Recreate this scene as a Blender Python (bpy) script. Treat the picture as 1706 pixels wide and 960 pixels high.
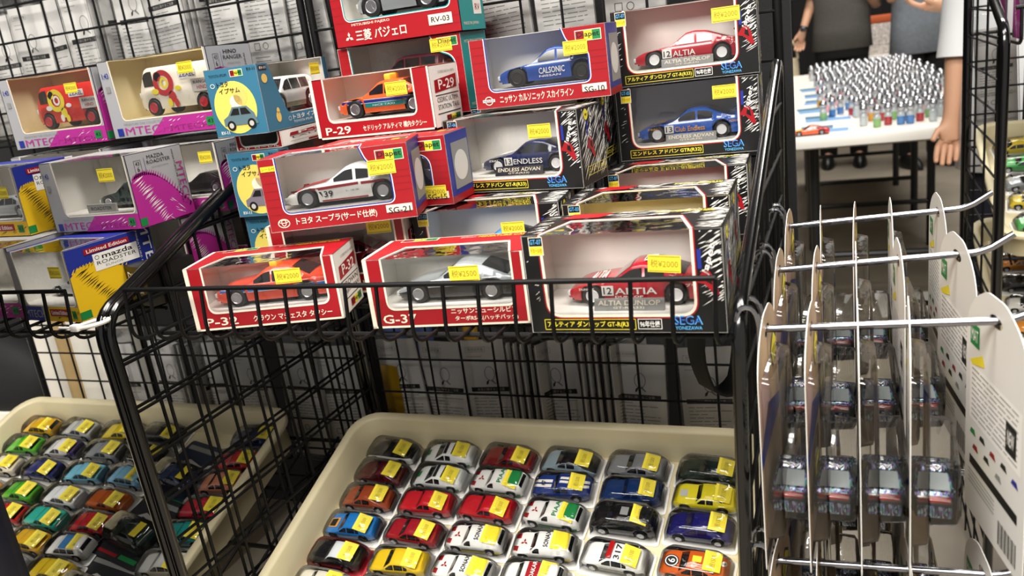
import bpy, bmesh, math, random
from mathutils import Vector, Matrix
R = math.radians
random.seed(7)
scn = bpy.context.scene
COL = scn.collection
for o in list(bpy.data.objects):
    bpy.data.objects.remove(o)

# ------------------------------------------------------------------ camera, world, lamps, exposure
CAM_H = 1.2
cam_d = bpy.data.cameras.new('camera')
cam_d.sensor_width = 36.0
cam_d.lens = 1400.0 / 1706.0 * 36.0
cam_d.clip_start = 0.02
cam_d.dof.use_dof = True
cam_d.dof.focus_distance = 0.9
cam_d.dof.aperture_fstop = 9.0
cam = bpy.data.objects.new('camera', cam_d)
COL.objects.link(cam)
right = Vector((0.92666645, 0.35319264, -0.12862448))
down = Vector((-0.01607946, -0.30463057, -0.95233485))
fwd = Vector((-0.3755406, 0.88456496, -0.27661178))
rot = Matrix((right, -down, -fwd)).transposed()
cam.matrix_world = Matrix.Translation((0, 0, CAM_H)) @ rot.to_4x4()
scn.camera = cam

wd = bpy.data.worlds.new('hall_ambient')
scn.world = wd
wd.use_nodes = True
bg = wd.node_tree.nodes['Background']
bg.inputs[0].default_value = (1.0, 0.97, 0.92, 1)
bg.inputs[1].default_value = 0.30

def area(name, loc, size, power, col=(1, .96, .9), rotx=0.0, size_y=None):
    d = bpy.data.lights.new(name, 'AREA')
    d.energy = power; d.size = size; d.color = col
    if size_y:
        d.shape = 'RECTANGLE'; d.size_y = size_y
    o = bpy.data.objects.new(name, d); COL.objects.link(o)
    o.location = loc; o.rotation_euler = (rotx, 0, 0)
    return o
area('ceiling_or_fill_lamp', (-0.5, -1.6, 3.4), 2.4, 150, size_y=1.2, rotx=R(32))  # added frontal fill behind the camera, lifts the dim packs; not a ceiling fixture
area('ceiling_or_fill_lamp', (-0.5, 0.3, 3.4), 2.0, 55, size_y=.8)
area('ceiling_or_fill_lamp', (1.4, 0.6, 3.6), 1.6, 60, size_y=.5)
area('ceiling_or_fill_lamp', (0.6, 3.6, 3.8), 1.8, 62, size_y=.8)
area('ceiling_or_fill_lamp', (0.2, 6.4, 3.8), 1.8, 95, size_y=.8)
vs = scn.view_settings
vs.view_transform = 'Standard'; vs.look = 'None'; vs.gamma = 1.0
vs.use_curve_mapping = False
vs.exposure = 0.45
scn.cycles.transparent_max_bounces = 32
scn.cycles.max_bounces = 8
scn.cycles.caustics_reflective = False
scn.cycles.caustics_refractive = False

# ------------------------------------------------------------------ materials
def lin(h):
    if isinstance(h, str):
        h = h.lstrip('#'); c = [int(h[i:i+2], 16) / 255 for i in (0, 2, 4)]
    else:
        c = [x / 255 for x in h]
    return tuple(x / 12.92 if x <= .04045 else ((x + .055) / 1.055) ** 2.4 for x in c) + (1.0,)
MATS = {}
def mat(name, col, rough=.5, metal=0.0, coat=0.0, noise=0.0, nscale=40, bump=0.0, spec=.5):
    if name in MATS: return MATS[name]
    m = bpy.data.materials.new(name); m.use_nodes = True
    nt = m.node_tree; p = nt.nodes['Principled BSDF']
    c = lin(col)
    p.inputs['Base Color'].default_value = c
    p.inputs['Roughness'].default_value = rough
    p.inputs['Metallic'].default_value = metal
    p.inputs['Specular IOR Level'].default_value = spec
    if coat:
        p.inputs['Coat Weight'].default_value = coat; p.inputs['Coat Roughness'].default_value = .06
    if noise or bump:
        tc = nt.nodes.new('ShaderNodeTexCoord'); n = nt.nodes.new('ShaderNodeTexNoise')
        n.inputs['Scale'].default_value = nscale; n.inputs['Detail'].default_value = 5
        nt.links.new(tc.outputs['Object'], n.inputs['Vector'])
        if noise:
            r = nt.nodes.new('ShaderNodeValToRGB')
            r.color_ramp.elements[0].position = .3; r.color_ramp.elements[1].position = .7
            r.color_ramp.elements[0].color = tuple(x * (1 - noise) for x in c[:3]) + (1,)
            r.color_ramp.elements[1].color = tuple(min(1, x * (1 + noise)) for x in c[:3]) + (1,)
            nt.links.new(n.outputs['Fac'], r.inputs['Fac']); nt.links.new(r.outputs['Color'], p.inputs['Base Color'])
        if bump:
            b = nt.nodes.new('ShaderNodeBump'); b.inputs['Strength'].default_value = bump; b.inputs['Distance'].default_value = .002
            nt.links.new(n.outputs['Fac'], b.inputs['Height']); nt.links.new(b.outputs['Normal'], p.inputs['Normal'])
    MATS[name] = m
    return m
def film(name, tint=(1, 1, 1), amt=.05, rough=.05, bumpy=0.0):
    if name in MATS: return MATS[name]
    m = bpy.data.materials.new(name); m.use_nodes = True
    nt = m.node_tree; nt.nodes.clear()
    out = nt.nodes.new('ShaderNodeOutputMaterial'); mx = nt.nodes.new('ShaderNodeMixShader')
    tr = nt.nodes.new('ShaderNodeBsdfTransparent'); gl = nt.nodes.new('ShaderNodeBsdfGlossy')
    fr = nt.nodes.new('ShaderNodeFresnel'); fr.inputs['IOR'].default_value = 1.35
    ad = nt.nodes.new('ShaderNodeMath'); ad.operation = 'ADD'; ad.inputs[1].default_value = amt; ad.use_clamp = True
    tr.inputs[0].default_value = tint + (1,); gl.inputs['Roughness'].default_value = rough
    nt.links.new(fr.outputs[0], ad.inputs[0]); nt.links.new(ad.outputs[0], mx.inputs[0])
    nt.links.new(tr.outputs[0], mx.inputs[1]); nt.links.new(gl.outputs[0], mx.inputs[2]); nt.links.new(mx.outputs[0], out.inputs[0])
    if bumpy:
        n = nt.nodes.new('ShaderNodeTexNoise'); n.inputs['Scale'].default_value = 45; n.inputs['Detail'].default_value = 2
        tc = nt.nodes.new('ShaderNodeTexCoord'); b = nt.nodes.new('ShaderNodeBump')
        b.inputs['Strength'].default_value = bumpy; b.inputs['Distance'].default_value = .01
        nt.links.new(tc.outputs['Object'], n.inputs['Vector']); nt.links.new(n.outputs['Fac'], b.inputs['Height'])
        nt.links.new(b.outputs['Normal'], gl.inputs['Normal']); nt.links.new(b.outputs['Normal'], fr.inputs['Normal'])
    MATS[name] = m
    return m
WHITE = mat('white_print', '#f2efe8', .5)
INNER = mat('white_inner_card', '#f6f3ec', .6)
INNERG = mat('grey_inner_card', '#dedad2', .6)
CREAMCARD = mat('cream_inner_card', '#ecdcae', .6)
RED = mat('red_print', '#9e121d', .38)
REDL = mat('dark_red_print', '#8e1520', .45)
BLACK = mat('black_print', '#0d0d0e', .4)
INK = mat('ink', '#161616', .5)
YEL = mat('yellow_print', '#f0dc32', .45)
STICK = mat('yellow_price_paper', '#f2de3c', .5)
STINK = mat('price_ink', '#9c8420', .6)
GREENP = mat('green_print', '#17803f', .45)
BLUEP = mat('blue_print', '#1e2f8e', .42)
SKYP = mat('sky_blue_print', '#37738f', .42)
SEGAB = mat('pale_blue_print', '#5ab0e6', .45)
TEAL = mat('teal_print', '#168f8f', .42)
MAG = mat('magenta_print', '#b02a8c', .4)
GREYC = mat('grey_card', '#a5a5a8', .45)
CREAM = mat('cream_print', '#f1e6d0', .5)
ORP = mat('orange_print', '#e9a13a', .5)
GOLDP = mat('golden_print', '#ecc01e', .42)
GREY = mat('mid_grey_print', '#8d8d8a', .5)
LGREY = mat('light_grey_print', '#c2bfba', .5)
WIRE = mat('black_wire_coating', '#060607', .5, spec=.25)
TUBEM = mat('black_tube_coating', '#0a0a0b', .16, coat=.5)
CHROME = mat('chrome', '#a4a4aa', .14, metal=1)
TYRE = mat('black_rubber', '#111111', .55)
RIM = mat('silver_rim', '#cfcfd2', .28, metal=.85)
RIMW = mat('white_rim', '#ececec', .3)
RIMD = mat('dark_rim', '#3c3a38', .35, metal=.4)
RIMR = mat('red_rim', '#b8303c', .4)
GLASS = mat('dark_car_glass', '#15171a', .06, coat=.6)
GLASSL = mat('pale_car_glass', '#5b6468', .08, coat=.6)
DARKU = mat('dark_underbody', '#0c0c0c', .7)
TRAYM = mat('cream_plastic', '#d3c8a4', .42, noise=.06, nscale=14, bump=.05)
BLISW = mat('white_blister_base', '#f0eee8', .4)
LAMPW = mat('clear_lamp', '#e2e4e6', .12, coat=.5)
LAMPR = mat('red_lamp', '#a01818', .15, coat=.5)
FILM = film('clear_window_film', (.97, .97, .97), .06, .06, .12)
SHRINK = film('clear_shrink_wrap', (.97, .97, .97), .05, .12, .8)
BLIS = film('clear_blister', (.985, .985, .985), .035, .07, .12)
BLISC = film('clear_card_blister', (.93, .93, .91), .05, .09, .08)
BAGC = film('clear_bag', (.97, .97, .97), .015, .18, .12)

# ------------------------------------------------------------------ mesh builder
class MB:
    def __init__(s):
        s.v = []; s.f = []; s.fm = []; s.sm = []; s.mats = []
    def mi(s, m):
        if m not in s.mats: s.mats.append(m)
        return s.mats.index(m)
    def add(s, vs, fs, m, smooth=False):
        b = len(s.v); k = s.mi(m)
        s.v += [tuple(p) for p in vs]
        for f in fs:
            s.f.append([b + i for i in f]); s.fm.append(k); s.sm.append(smooth)
    def poly(s, pts, m): s.add(pts, [list(range(len(pts)))], m)
    def box(s, x0, y0, z0, x1, y1, z1, m):
        s.add([(x0,y0,z0),(x1,y0,z0),(x1,y1,z0),(x0,y1,z0),(x0,y0,z1),(x1,y0,z1),(x1,y1,z1),(x0,y1,z1)],
              [(0,3,2,1),(4,5,6,7),(0,1,5,4),(1,2,6,5),(2,3,7,6),(3,0,4,7)], m)
    def rbox(s, x0, y0, z0, x1, y1, z1, m, r=.003, seg=3, smooth=True):
        bm = bmesh.new(); bmesh.ops.create_cube(bm, size=1)
        for v in bm.verts:
            v.co = Vector(((x0+x1)/2 + v.co.x*(x1-x0), (y0+y1)/2 + v.co.y*(y1-y0), (z0+z1)/2 + v.co.z*(z1-z0)))
        bmesh.ops.bevel(bm, geom=bm.edges[:] + bm.verts[:], offset=r, segments=seg, profile=.5, affect='EDGES')
        bm.verts.index_update()
        s.add([v.co[:] for v in bm.verts], [[v.index for v in f.verts] for f in bm.faces], m, smooth); bm.free()
    def tube(s, pts, r, m, seg=8, closed=False, caps=True, rs=None):
        pts = [Vector(p) for p in pts]; n = len(pts)
        t0 = (pts[1] - pts[0]).normalized()
        a = Vector((0, 0, 1)) if abs(t0.z) < .9 else Vector((1, 0, 0))
        nrm = (a - t0 * a.dot(t0)).normalized(); vs = []
        for i in range(n):
            if closed: t = (pts[(i+1) % n] - pts[i-1]).normalized()
            elif i == 0: t = t0
            elif i == n-1: t = (pts[-1] - pts[-2]).normalized()
            else: t = ((pts[i+1]-pts[i]).normalized() + (pts[i]-pts[i-1]).normalized()).normalized()
            nrm = (nrm - t * nrm.dot(t)).normalized(); bn = t.cross(nrm)
            rr = rs[i] if rs else r
            for k in range(seg):
                an = 2*math.pi*k/seg
                vs.append(pts[i] + (nrm*math.cos(an) + bn*math.sin(an)) * rr)
        fs = []
        for i in range(n if closed else n-1):
            j = (i+1) % n
            for k in range(seg):
                l = (k+1) % seg
                fs.append((i*seg+k, i*seg+l, j*seg+l, j*seg+k))
        if caps and not closed:
            fs.append(list(range(seg))[::-1]); fs.append([(n-1)*seg+k for k in range(seg)])
        s.add(vs, fs, m, True)
    def lathe(s, prof, m, seg=16, c=(0, 0, 0), axis='z', smooth=True):
        vs = []
        for r, h in prof:
            for k in range(seg):
                a = 2*math.pi*k/seg; x, y = r*math.cos(a), r*math.sin(a)
                p = (x, y, h) if axis == 'z' else ((x, h, y) if axis == 'y' else (h, x, y))
                vs.append((p[0]+c[0], p[1]+c[1], p[2]+c[2]))
        fs = []
        for i in range(len(prof)-1):
            for k in range(seg):
                l = (k+1) % seg
                fs.append((i*seg+k, i*seg+l, (i+1)*seg+l, (i+1)*seg+k))
        if prof[0][0] > 1e-6: fs.append(list(range(seg))[::-1])
        if prof[-1][0] > 1e-6: fs.append([(len(prof)-1)*seg+k for k in range(seg)])
        s.add(vs, fs, m, smooth)
    def rings(s, rings, m, cap0=True, cap1=True, smooth=True):
        n = len(rings[0]); vs = [p for r in rings for p in r]; fs = []
        for i in range(len(rings)-1):
            for k in range(n):
                l = (k+1) % n
                fs.append((i*n+k, i*n+l, (i+1)*n+l, (i+1)*n+k))
        if cap0: fs.append(list(range(n))[::-1])
        if cap1: fs.append([(len(rings)-1)*n+k for k in range(n)])
        s.add(vs, fs, m, smooth)
    def build(s, name, parent=None, loc=None, rot=None, sharp=40, extra=()):
        me = bpy.data.meshes.new(name)
        me.from_pydata(s.v, [], s.f)
        for m in s.mats: me.materials.append(m)
        for m in extra: me.materials.append(m)
        me.polygons.foreach_set('material_index', s.fm)
        me.polygons.foreach_set('use_smooth', s.sm)
        if any(s.sm): me.set_sharp_from_angle(angle=R(sharp))
        me.update()
        o = bpy.data.objects.new(name, me); COL.objects.link(o)
        if parent: o.parent = parent
        if loc: o.location = loc
        if rot: o.rotation_euler = rot
        return o
def thing(name, label, cat, loc=(0, 0, 0), rot=(0, 0, 0), group=None):
    o = bpy.data.objects.new(name, None); COL.objects.link(o)
    o.empty_display_size = .02
    o.location = loc; o.rotation_euler = rot
    return tag(o, label, cat, group)
def tag(o, label, cat, group=None, kind=None):
    o['label'] = label; o['category'] = cat
    if group: o['group'] = group
    if kind: o['kind'] = kind
    return o
def struct(o):
    o['kind'] = 'structure'; return o
def copy_tree(o, parent=None):
    c = o.copy(); COL.objects.link(c)
    if parent: c.parent = parent
    for ch in list(o.children): copy_tree(ch, c)
    return c
ORD = ['zeroth', 'first', 'second', 'third', 'fourth', 'fifth', 'sixth', 'seventh', 'eighth', 'ninth', 'tenth', 'eleventh', 'twelfth', 'thirteenth', 'fourteenth', 'fifteenth']

# lettering: cached flat meshes scaled to fill a rectangle
TXT = {}
def glyphs(t, bold):
    k = (t, bold)
    if k not in TXT:
        c = bpy.data.curves.new('lettering', 'FONT'); c.body = t; c.resolution_u = 2
        c.offset = (0 if 'M' in t else .014) if bold else 0
        o = bpy.data.objects.new('lettering', c); COL.objects.link(o)
        me = bpy.data.meshes.new_from_object(o.evaluated_get(bpy.context.evaluated_depsgraph_get()))
        vs = [(v.co.x, v.co.y) for v in me.vertices]; fs = [list(p.vertices) for p in me.polygons]
        bpy.data.objects.remove(o); bpy.data.curves.remove(c); bpy.data.meshes.remove(me)
        x0 = min(v[0] for v in vs); x1 = max(v[0] for v in vs); y0 = min(v[1] for v in vs); y1 = max(v[1] for v in vs)
        TXT[k] = ([((a-x0)/max(x1-x0, 1e-6), (b-y0)/max(y1-y0, 1e-6)) for a, b in vs], fs)
    return TXT[k]
LAY = .00016
class Face:
    """a flat printed face: o origin, u and v directions, n outward normal"""
    def __init__(s, mb, o, u, v, lay=1):
        s.mb = mb; s.o = Vector(o); s.u = Vector(u).normalized(); s.v = Vector(v).normalized(); s.n = s.u.cross(s.v); s.lay = lay
    def P(s, x, y, l=1): return s.o + s.u*x + s.v*y + s.n*(LAY*(l + s.lay - 1))
    def poly(s, pts, m, l=1): s.mb.poly([s.P(a, b, l) for a, b in pts], m)
    def rect(s, x0, y0, x1, y1, m, l=1): s.poly([(x0,y0),(x1,y0),(x1,y1),(x0,y1)], m, l)
    def frame(s, x0, y0, x1, y1, w, m, l=1):
        s.rect(x0,y0,x1,y0+w,m,l); s.rect(x0,y1-w,x1,y1,m,l); s.rect(x0,y0,x0+w,y1,m,l); s.rect(x1-w,y0,x1,y1,m,l)
    def disc(s, cx, cy, rx, ry, m, l=1, n=24):
        s.poly([(cx+rx*math.cos(2*math.pi*k/n), cy+ry*math.sin(2*math.pi*k/n)) for k in range(n)], m, l)
    def ring(s, cx, cy, rx, ry, w, m, l=1, n=24):
        for k in range(n):
            a, b = 2*math.pi*k/n, 2*math.pi*(k+1)/n
            s.poly([(cx+(rx-w)*math.cos(a), cy+(ry-w)*math.sin(a)), (cx+rx*math.cos(a), cy+ry*math.sin(a)),
                    (cx+rx*math.cos(b), cy+ry*math.sin(b)), (cx+(rx-w)*math.cos(b), cy+(ry-w)*math.sin(b))], m, l)
    def strip(s, pts, a, b, m, l=1, closed=False):
        """band along a polyline between offsets a and b to its left"""
        n = len(pts); P = [Vector(p) for p in pts]; L0 = []; L1 = []
        for i in range(n):
            d0 = (P[i]-P[i-1]).normalized() if (i > 0 or closed) else (P[1]-P[0]).normalized()
            d1 = (P[(i+1) % n]-P[i]).normalized() if (i < n-1 or closed) else d0
            t = (d0+d1)
            t = t.normalized() if t.length > 1e-6 else d0
            nn = Vector((-t.y, t.x)); k = 1/max(.4, nn.dot(Vector((-d0.y, d0.x))))
            L0.append(P[i]+nn*a*k); L1.append(P[i]+nn*b*k)
        for i in range(n if closed else n-1):
            j = (i+1) % n
            q = [L0[i], L0[j], L1[j], L1[i]]
            if (q[1]-q[0]).cross(q[2]-q[0]) < 0: q = q[::-1]
            s.poly([tuple(x) for x in q], m, l)
    def text(s, t, x0, y0, x1, y1, m, l=2, bold=True, rot=0, shear=0):
        vs, fs = glyphs(t, bold); ca, sa = math.cos(rot), math.sin(rot); cx, cy = (x0+x1)/2, (y0+y1)/2
        out = []
        for a, b in vs:
            px = (x1-x0)*(a-.5) + shear*(y1-y0)*(b-.5); py = (y1-y0)*(b-.5)
            out.append(s.P(cx+px*ca-py*sa, cy+px*sa+py*ca, l))
        s.mb.add(out, fs, m)
def rounded(pts, rad, n=6):
    """round the inner corners of an open polyline"""
    P = [Vector(p) for p in pts]; out = [tuple(P[0])]
    for i in range(1, len(P)-1):
        r = rad[i] if isinstance(rad, (list, tuple)) else rad
        a = (P[i-1]-P[i]); b = (P[i+1]-P[i]); r = min(r, a.length*.49, b.length*.49)
        p0 = P[i]+a.normalized()*r; p1 = P[i]+b.normalized()*r
        for k in range(n+1):
            t = k/n; out.append(tuple(p0*(1-t)**2 + P[i]*2*t*(1-t) + p1*t*t))
    out.append(tuple(P[-1])); return out

# ------------------------------------------------------------------ toy cars
TOPS = {
 'sedan': [(0,.36),(.02,.45),(.06,.52),(.29,.61),(.44,.96),(.51,1),(.66,.98),(.82,.68),(.97,.64),(1,.48)],
 'coupe': [(0,.32),(.03,.42),(.10,.51),(.34,.62),(.48,.96),(.56,1),(.66,.96),(.86,.70),(.98,.66),(1,.48)],
 'sport': [(0,.28),(.04,.40),(.15,.52),(.35,.63),(.50,.97),(.57,1),(.70,.93),(.92,.62),(.99,.58),(1,.44)],
 'super': [(0,.26),(.05,.38),(.18,.55),(.27,.62),(.46,1),(.55,1),(.78,.86),(.97,.66),(1,.46)],
 'muscle': [(0,.46),(.02,.58),(.05,.63),(.36,.67),(.46,.96),(.52,1),(.64,.98),(.78,.71),(.98,.67),(1,.52)],
 'wagon': [(0,.34),(.02,.45),(.06,.52),(.24,.60),(.37,.95),(.44,1),(.84,.98),(.95,.90),(.99,.62),(1,.45)],
 'truck': [(0,.42),(.01,.56),(.03,.61),(.11,.95),(.16,1),(.97,1),(.985,.95),(1,.5)],
 'beetle': [(0,.30),(.05,.46),(.15,.58),(.28,.67),(.42,.96),(.52,1),(.66,.94),(.85,.68),(.97,.46),(1,.34)],
 'rally': [(0,.42),(.02,.55),(.30,.63),(.42,.98),(.46,1),(.80,1),(.93,.93),(.99,.6),(1,.45)],
}
# cowl, roof start, roof end, deck start, belt, side glass spans, front and rear axle
GREEN = {
 'sedan': (.29,.44,.66,.82,.60,[(.35,.49),(.505,.66),(.67,.735)],.19,.78),
 'coupe': (.34,.48,.66,.86,.61,[(.395,.555),(.575,.71)],.19,.79),
 'sport': (.35,.50,.70,.92,.61,[(.41,.56),(.585,.68)],.19,.78),
 'super': (.27,.46,.60,.80,.60,[(.32,.48),(.50,.60)],.18,.80),
 'muscle': (.36,.46,.64,.78,.66,[(.40,.52),(.535,.64)],.19,.77),
 'wagon': (.24,.37,.92,.99,.59,[(.29,.44),(.455,.62),(.64,.80)],.18,.79),
 'truck': (.03,.11,.98,.999,.60,[(.09,.22)],.17,.80),
 'beetle': (.28,.42,.66,.85,.62,[(.34,.48),(.50,.64)],.20,.79),
 'rally': (.30,.42,.93,.99,.62,[(.36,.47)],.18,.78),
}
def lerp_tab(tab, t):
    for (a, x), (b, y) in zip(tab, tab[1:]):
        if t <= b: return x + (y-x)*(t-a)/max(b-a, 1e-6)
    return tab[-1][1]
class Car:
    """front towards -x, wheels on z = 0, near side at -y"""
    def __init__(s, style, L, W, H, wr=None, roofw=.74):
        s.st, s.L, s.W, s.H = style, L, W, H
        s.cowl, s.r0, s.r1, s.deck, s.belt, s.spans, s.ta, s.tb = GREEN[style]
        s.wr = wr or H*.262; s.roofw = roofw; s.sill = H*.13
    def X(s, t): return (t-.5)*s.L
    def top(s, t):
        w = .012
        return s.H*(lerp_tab(TOPS[s.st], max(0, t-w)) + 2*lerp_tab(TOPS[s.st], t) + lerp_tab(TOPS[s.st], min(1, t+w)))/4
    def half(s, t):
        e = abs(2*t-1); return s.W/2*(1 - .16*e**5 - .06*e**16)
    def S(s, t): return min(s.top(t), s.H*(s.belt + .05*(t-.4)))
    def wg(s, t, z):
        w = s.half(t); f = min(1, max(0, (z-s.S(t))/(s.H*(1-s.belt))))
        return w*(.935 - (.935-s.roofw)*f)
    def zl(s, t):
        z = s.sill + (.05*s.H if t < .04 or t > .96 else 0)
        for tw in (s.ta, s.tb):
            d = (t-tw)*s.L; ra = s.wr*1.16
            if abs(d) < ra: z = max(z, s.wr + math.sqrt(ra*ra-d*d))
        return min(z, s.S(t)*.94)
    def half_ring(s, t):
        w = s.half(t); S = s.S(t); tp = s.top(t); z0 = s.zl(t); g = s.wg(t, tp)
        return [(w*.93, z0), (w*.985, z0+.3*(S-z0)), (w, z0+.62*(S-z0)), (w*.985, z0+.9*(S-z0)), (w*.935, S),
                (s.wg(t, S+.88*(tp-S)), S+.88*(tp-S)), (g*.93, tp), (g*.5, tp+.012*s.H), (0, tp+.016*s.H)]
    def side_y(s, t, z):
        r = s.half_ring(t)
        for (a, p), (b, q) in zip(r, r[1:]):
            if p <= z <= q and q > p: return a+(b-a)*(z-p)/(q-p)
        return r[0][0] if z < r[0][1] else r[5][0]
    def stations(s):
        ts = {i/40 for i in range(41)} | {t for t, _ in TOPS[s.st]} | {.005, .995}
        for tw in (s.ta, s.tb):
            ra = s.wr*1.16/s.L
            ts |= {tw + ra*k for k in (-1.001, -.999, -.94, -.8, -.55, -.28, 0, .28, .55, .8, .94, .999, 1.001)}
        return sorted(t for t in ts if 0 <= t <= 1)
    def body(s, m, zones=None):
        mb = MB(); rings = []; ts = s.stations()
        for t in ts:
            h = s.half_ring(t); x = s.X(t)
            rings.append([(x, -a, b) for a, b in h] + [(x, a, b) for a, b in h[-2::-1]])
        n = len(rings[0]); mb.mi(m)
        b0 = len(mb.v); mb.v += [p for r in rings for p in r]
        for i in range(len(rings)-1):
            for k in range(n-1):
                mm = m
                if zones:
                    q = zones((ts[i]+ts[i+1])/2, k if k < n//2 else n-2-k, s)
                    if q: mm = q
                mb.f.append([b0+i*n+k, b0+(i+1)*n+k, b0+(i+1)*n+k+1, b0+i*n+k+1]); mb.fm.append(mb.mi(mm)); mb.sm.append(True)
        for r, rv in ((0, True), (len(rings)-1, False)):
            f = [b0+r*n+k for k in range(n)]
            mb.f.append(f if rv else f[::-1]); mb.fm.append(mb.mi(m)); mb.sm.append(False)
        w = s.W*.40
        mb.box(s.X(.03), -w, s.sill, s.X(.97), w, s.H*.36, DARKU)
        return mb
    def patch(s, mb, fn, ts, ks, m, off):
        """grid of surface points fn(t,k); pushed outward by off"""
        vs = []
        for t in ts:
            for k in ks: vs.append(fn(t, k))
        nk = len(ks); fs = []
        for i in range(len(ts)-1):
            for k in range(nk-1):
                fs.append((i*nk+k, (i+1)*nk+k, (i+1)*nk+k+1, i*nk+k+1))
        mb.add(vs, fs, m, True)
    def side_patch(s, mb, t0, t1, f0, f1, m, off=.0003, sides=(-1, 1), n=14, glass=False):
        """band on the flank; f0, f1 are heights as a share of H (or fn of t)"""
        g = lambda f, t: f(t) if callable(f) else f*s.H
        ts = [t0+(t1-t0)*i/n for i in range(n+1)]
        for sd in sides:
            s.patch(mb, lambda t, k: (s.X(t), sd*(s.side_y(t, g(f0,t)+(g(f1,t)-g(f0,t))*k)+off), g(f0,t)+(g(f1,t)-g(f0,t))*k), ts if sd < 0 else ts[::-1], [0, .5, 1], m, off)
    def top_patch(s, mb, t0, t1, y0, y1, m, off=.0004, n=10):
        ts = [t0+(t1-t0)*i/n for i in range(n+1)]
        def fn(t, k):
            y = (y0+(y1-y0)*k)
            tp = s.top(t); return (s.X(t), y*s.wg(t, tp), tp + off + s.H*(.016*(1-abs(y)) if abs(y) > .5 else .016-.008*abs(y)))
        s.patch(mb, fn, ts, [0, .25, .5, .75, 1], m, off)
    def glass(s, m, front=True, rear=True, side=True):
        mb = MB(); H = s.H
        if side:
            for a, b in s.spans:
                lo = lambda t: s.S(t)+.03*H
                hi = lambda t: max(s.S(t)+.035*H, min(.955*H, s.S(t)+.86*(s.top(t)-s.S(t))-.02*H))
                s.side_patch(mb, a, b, lo, hi, m, .0004, n=8)
        e = .012
        if front: s.top_patch(mb, s.cowl+e, s.r0-e*.6, -.86, .86, m, .0005, 6)
        if rear: s.top_patch(mb, s.r1+e, s.deck-e, -.84, .84, m, .0005, 6)
        return mb
    def wheel(s, tw, sd, rim, spokes=5, far=True):
        mb = MB(); tyre = mb; r = s.wr; w = s.W*.16; c = (s.X(tw), 0, r)
        y0 = sd*(s.W/2*.99); d = -sd
        P = [(r*.56, y0), (r*.62, y0+sd*.0004), (r*.9, y0), (r, y0+d*.15*w), (r, y0+d*w), (.2*r, y0+d*w)]
        mb.lathe(P if sd > 0 else P, TYRE, 20, c, 'y')
        mb.lathe([(0, y0+d*.0014), (r*.60, y0+d*.0014)], DARKU, 20, c, 'y')
        if spokes: mb = MB()
        mb.lathe([(r*.63, y0-d*.0003), (r*.60, y0-d*.0010), (r*.53, y0-d*.0006), (r*.53, y0+d*.001)], rim, 20, c, 'y')
        mb.lathe([(0, y0-d*.0006), (r*.14, y0-d*.0006), (r*.2, y0+d*.001)], rim, 10, c, 'y')
        if spokes:
            for k in range(spokes):
                a = 2*math.pi*k/spokes + .3; u = Vector((math.cos(a), 0, math.sin(a))); v = Vector((-u.z, 0, u.x)); C = Vector((c[0], y0, c[2]))
                q = []
                for rr, ww in ((.1, .085), (.55, .07)):
                    for sg in (-1, 1):
                        for dy in (-.0005, .001): q.append(C + u*r*rr + v*r*ww*sg + Vector((0, d*dy, 0)))
                mb.add(q, [(0,1,3,2),(4,6,7,5),(0,4,5,1),(2,3,7,6),(0,2,6,4),(1,5,7,3)], rim)
        else:
            mb.lathe([(0, y0-d*.0002), (r*.5, y0-d*.0002), (r*.56, y0+d*.001)], rim, 16, c, 'y')
        return tyre, (mb if spokes else None)
    def build(s, root, paint, glass, rim, zones=None, spokes=5, deco=None, lamps=True, far=True):
        """child parts under root"""
        s.body(paint, zones).build('car_body', root, sharp=50)
        g = s.glass(glass); g.build('window_glass', root)
        for tw in (s.ta, s.tb):
            for sd in (-1, 1):
                ty, rm = s.wheel(tw, sd, rim, spokes if sd < 0 else 0)
                w_ = ty.build('wheel', root)
                if rm: rm.build('rim', w_)
        if lamps:
            for sd in (-1, 1):
                mb = MB(); t = .02; z = s.top(t)*.78; y = s.half(.03)*.72
                mb.rbox(s.X(0)-.0006, sd*y-s.W*.1, z-s.H*.06, s.X(.05), sd*y+s.W*.1, z+s.H*.06, LAMPW, .0006, 2)
                mb.build('headlamp', root)
        if deco:
            mb = MB(); deco(mb, s)
            if mb.f: mb.build('livery', root)
def paint(name, col, rough=.22, metal=.0): return mat(name, col, rough, metal, coat=.7)

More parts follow.
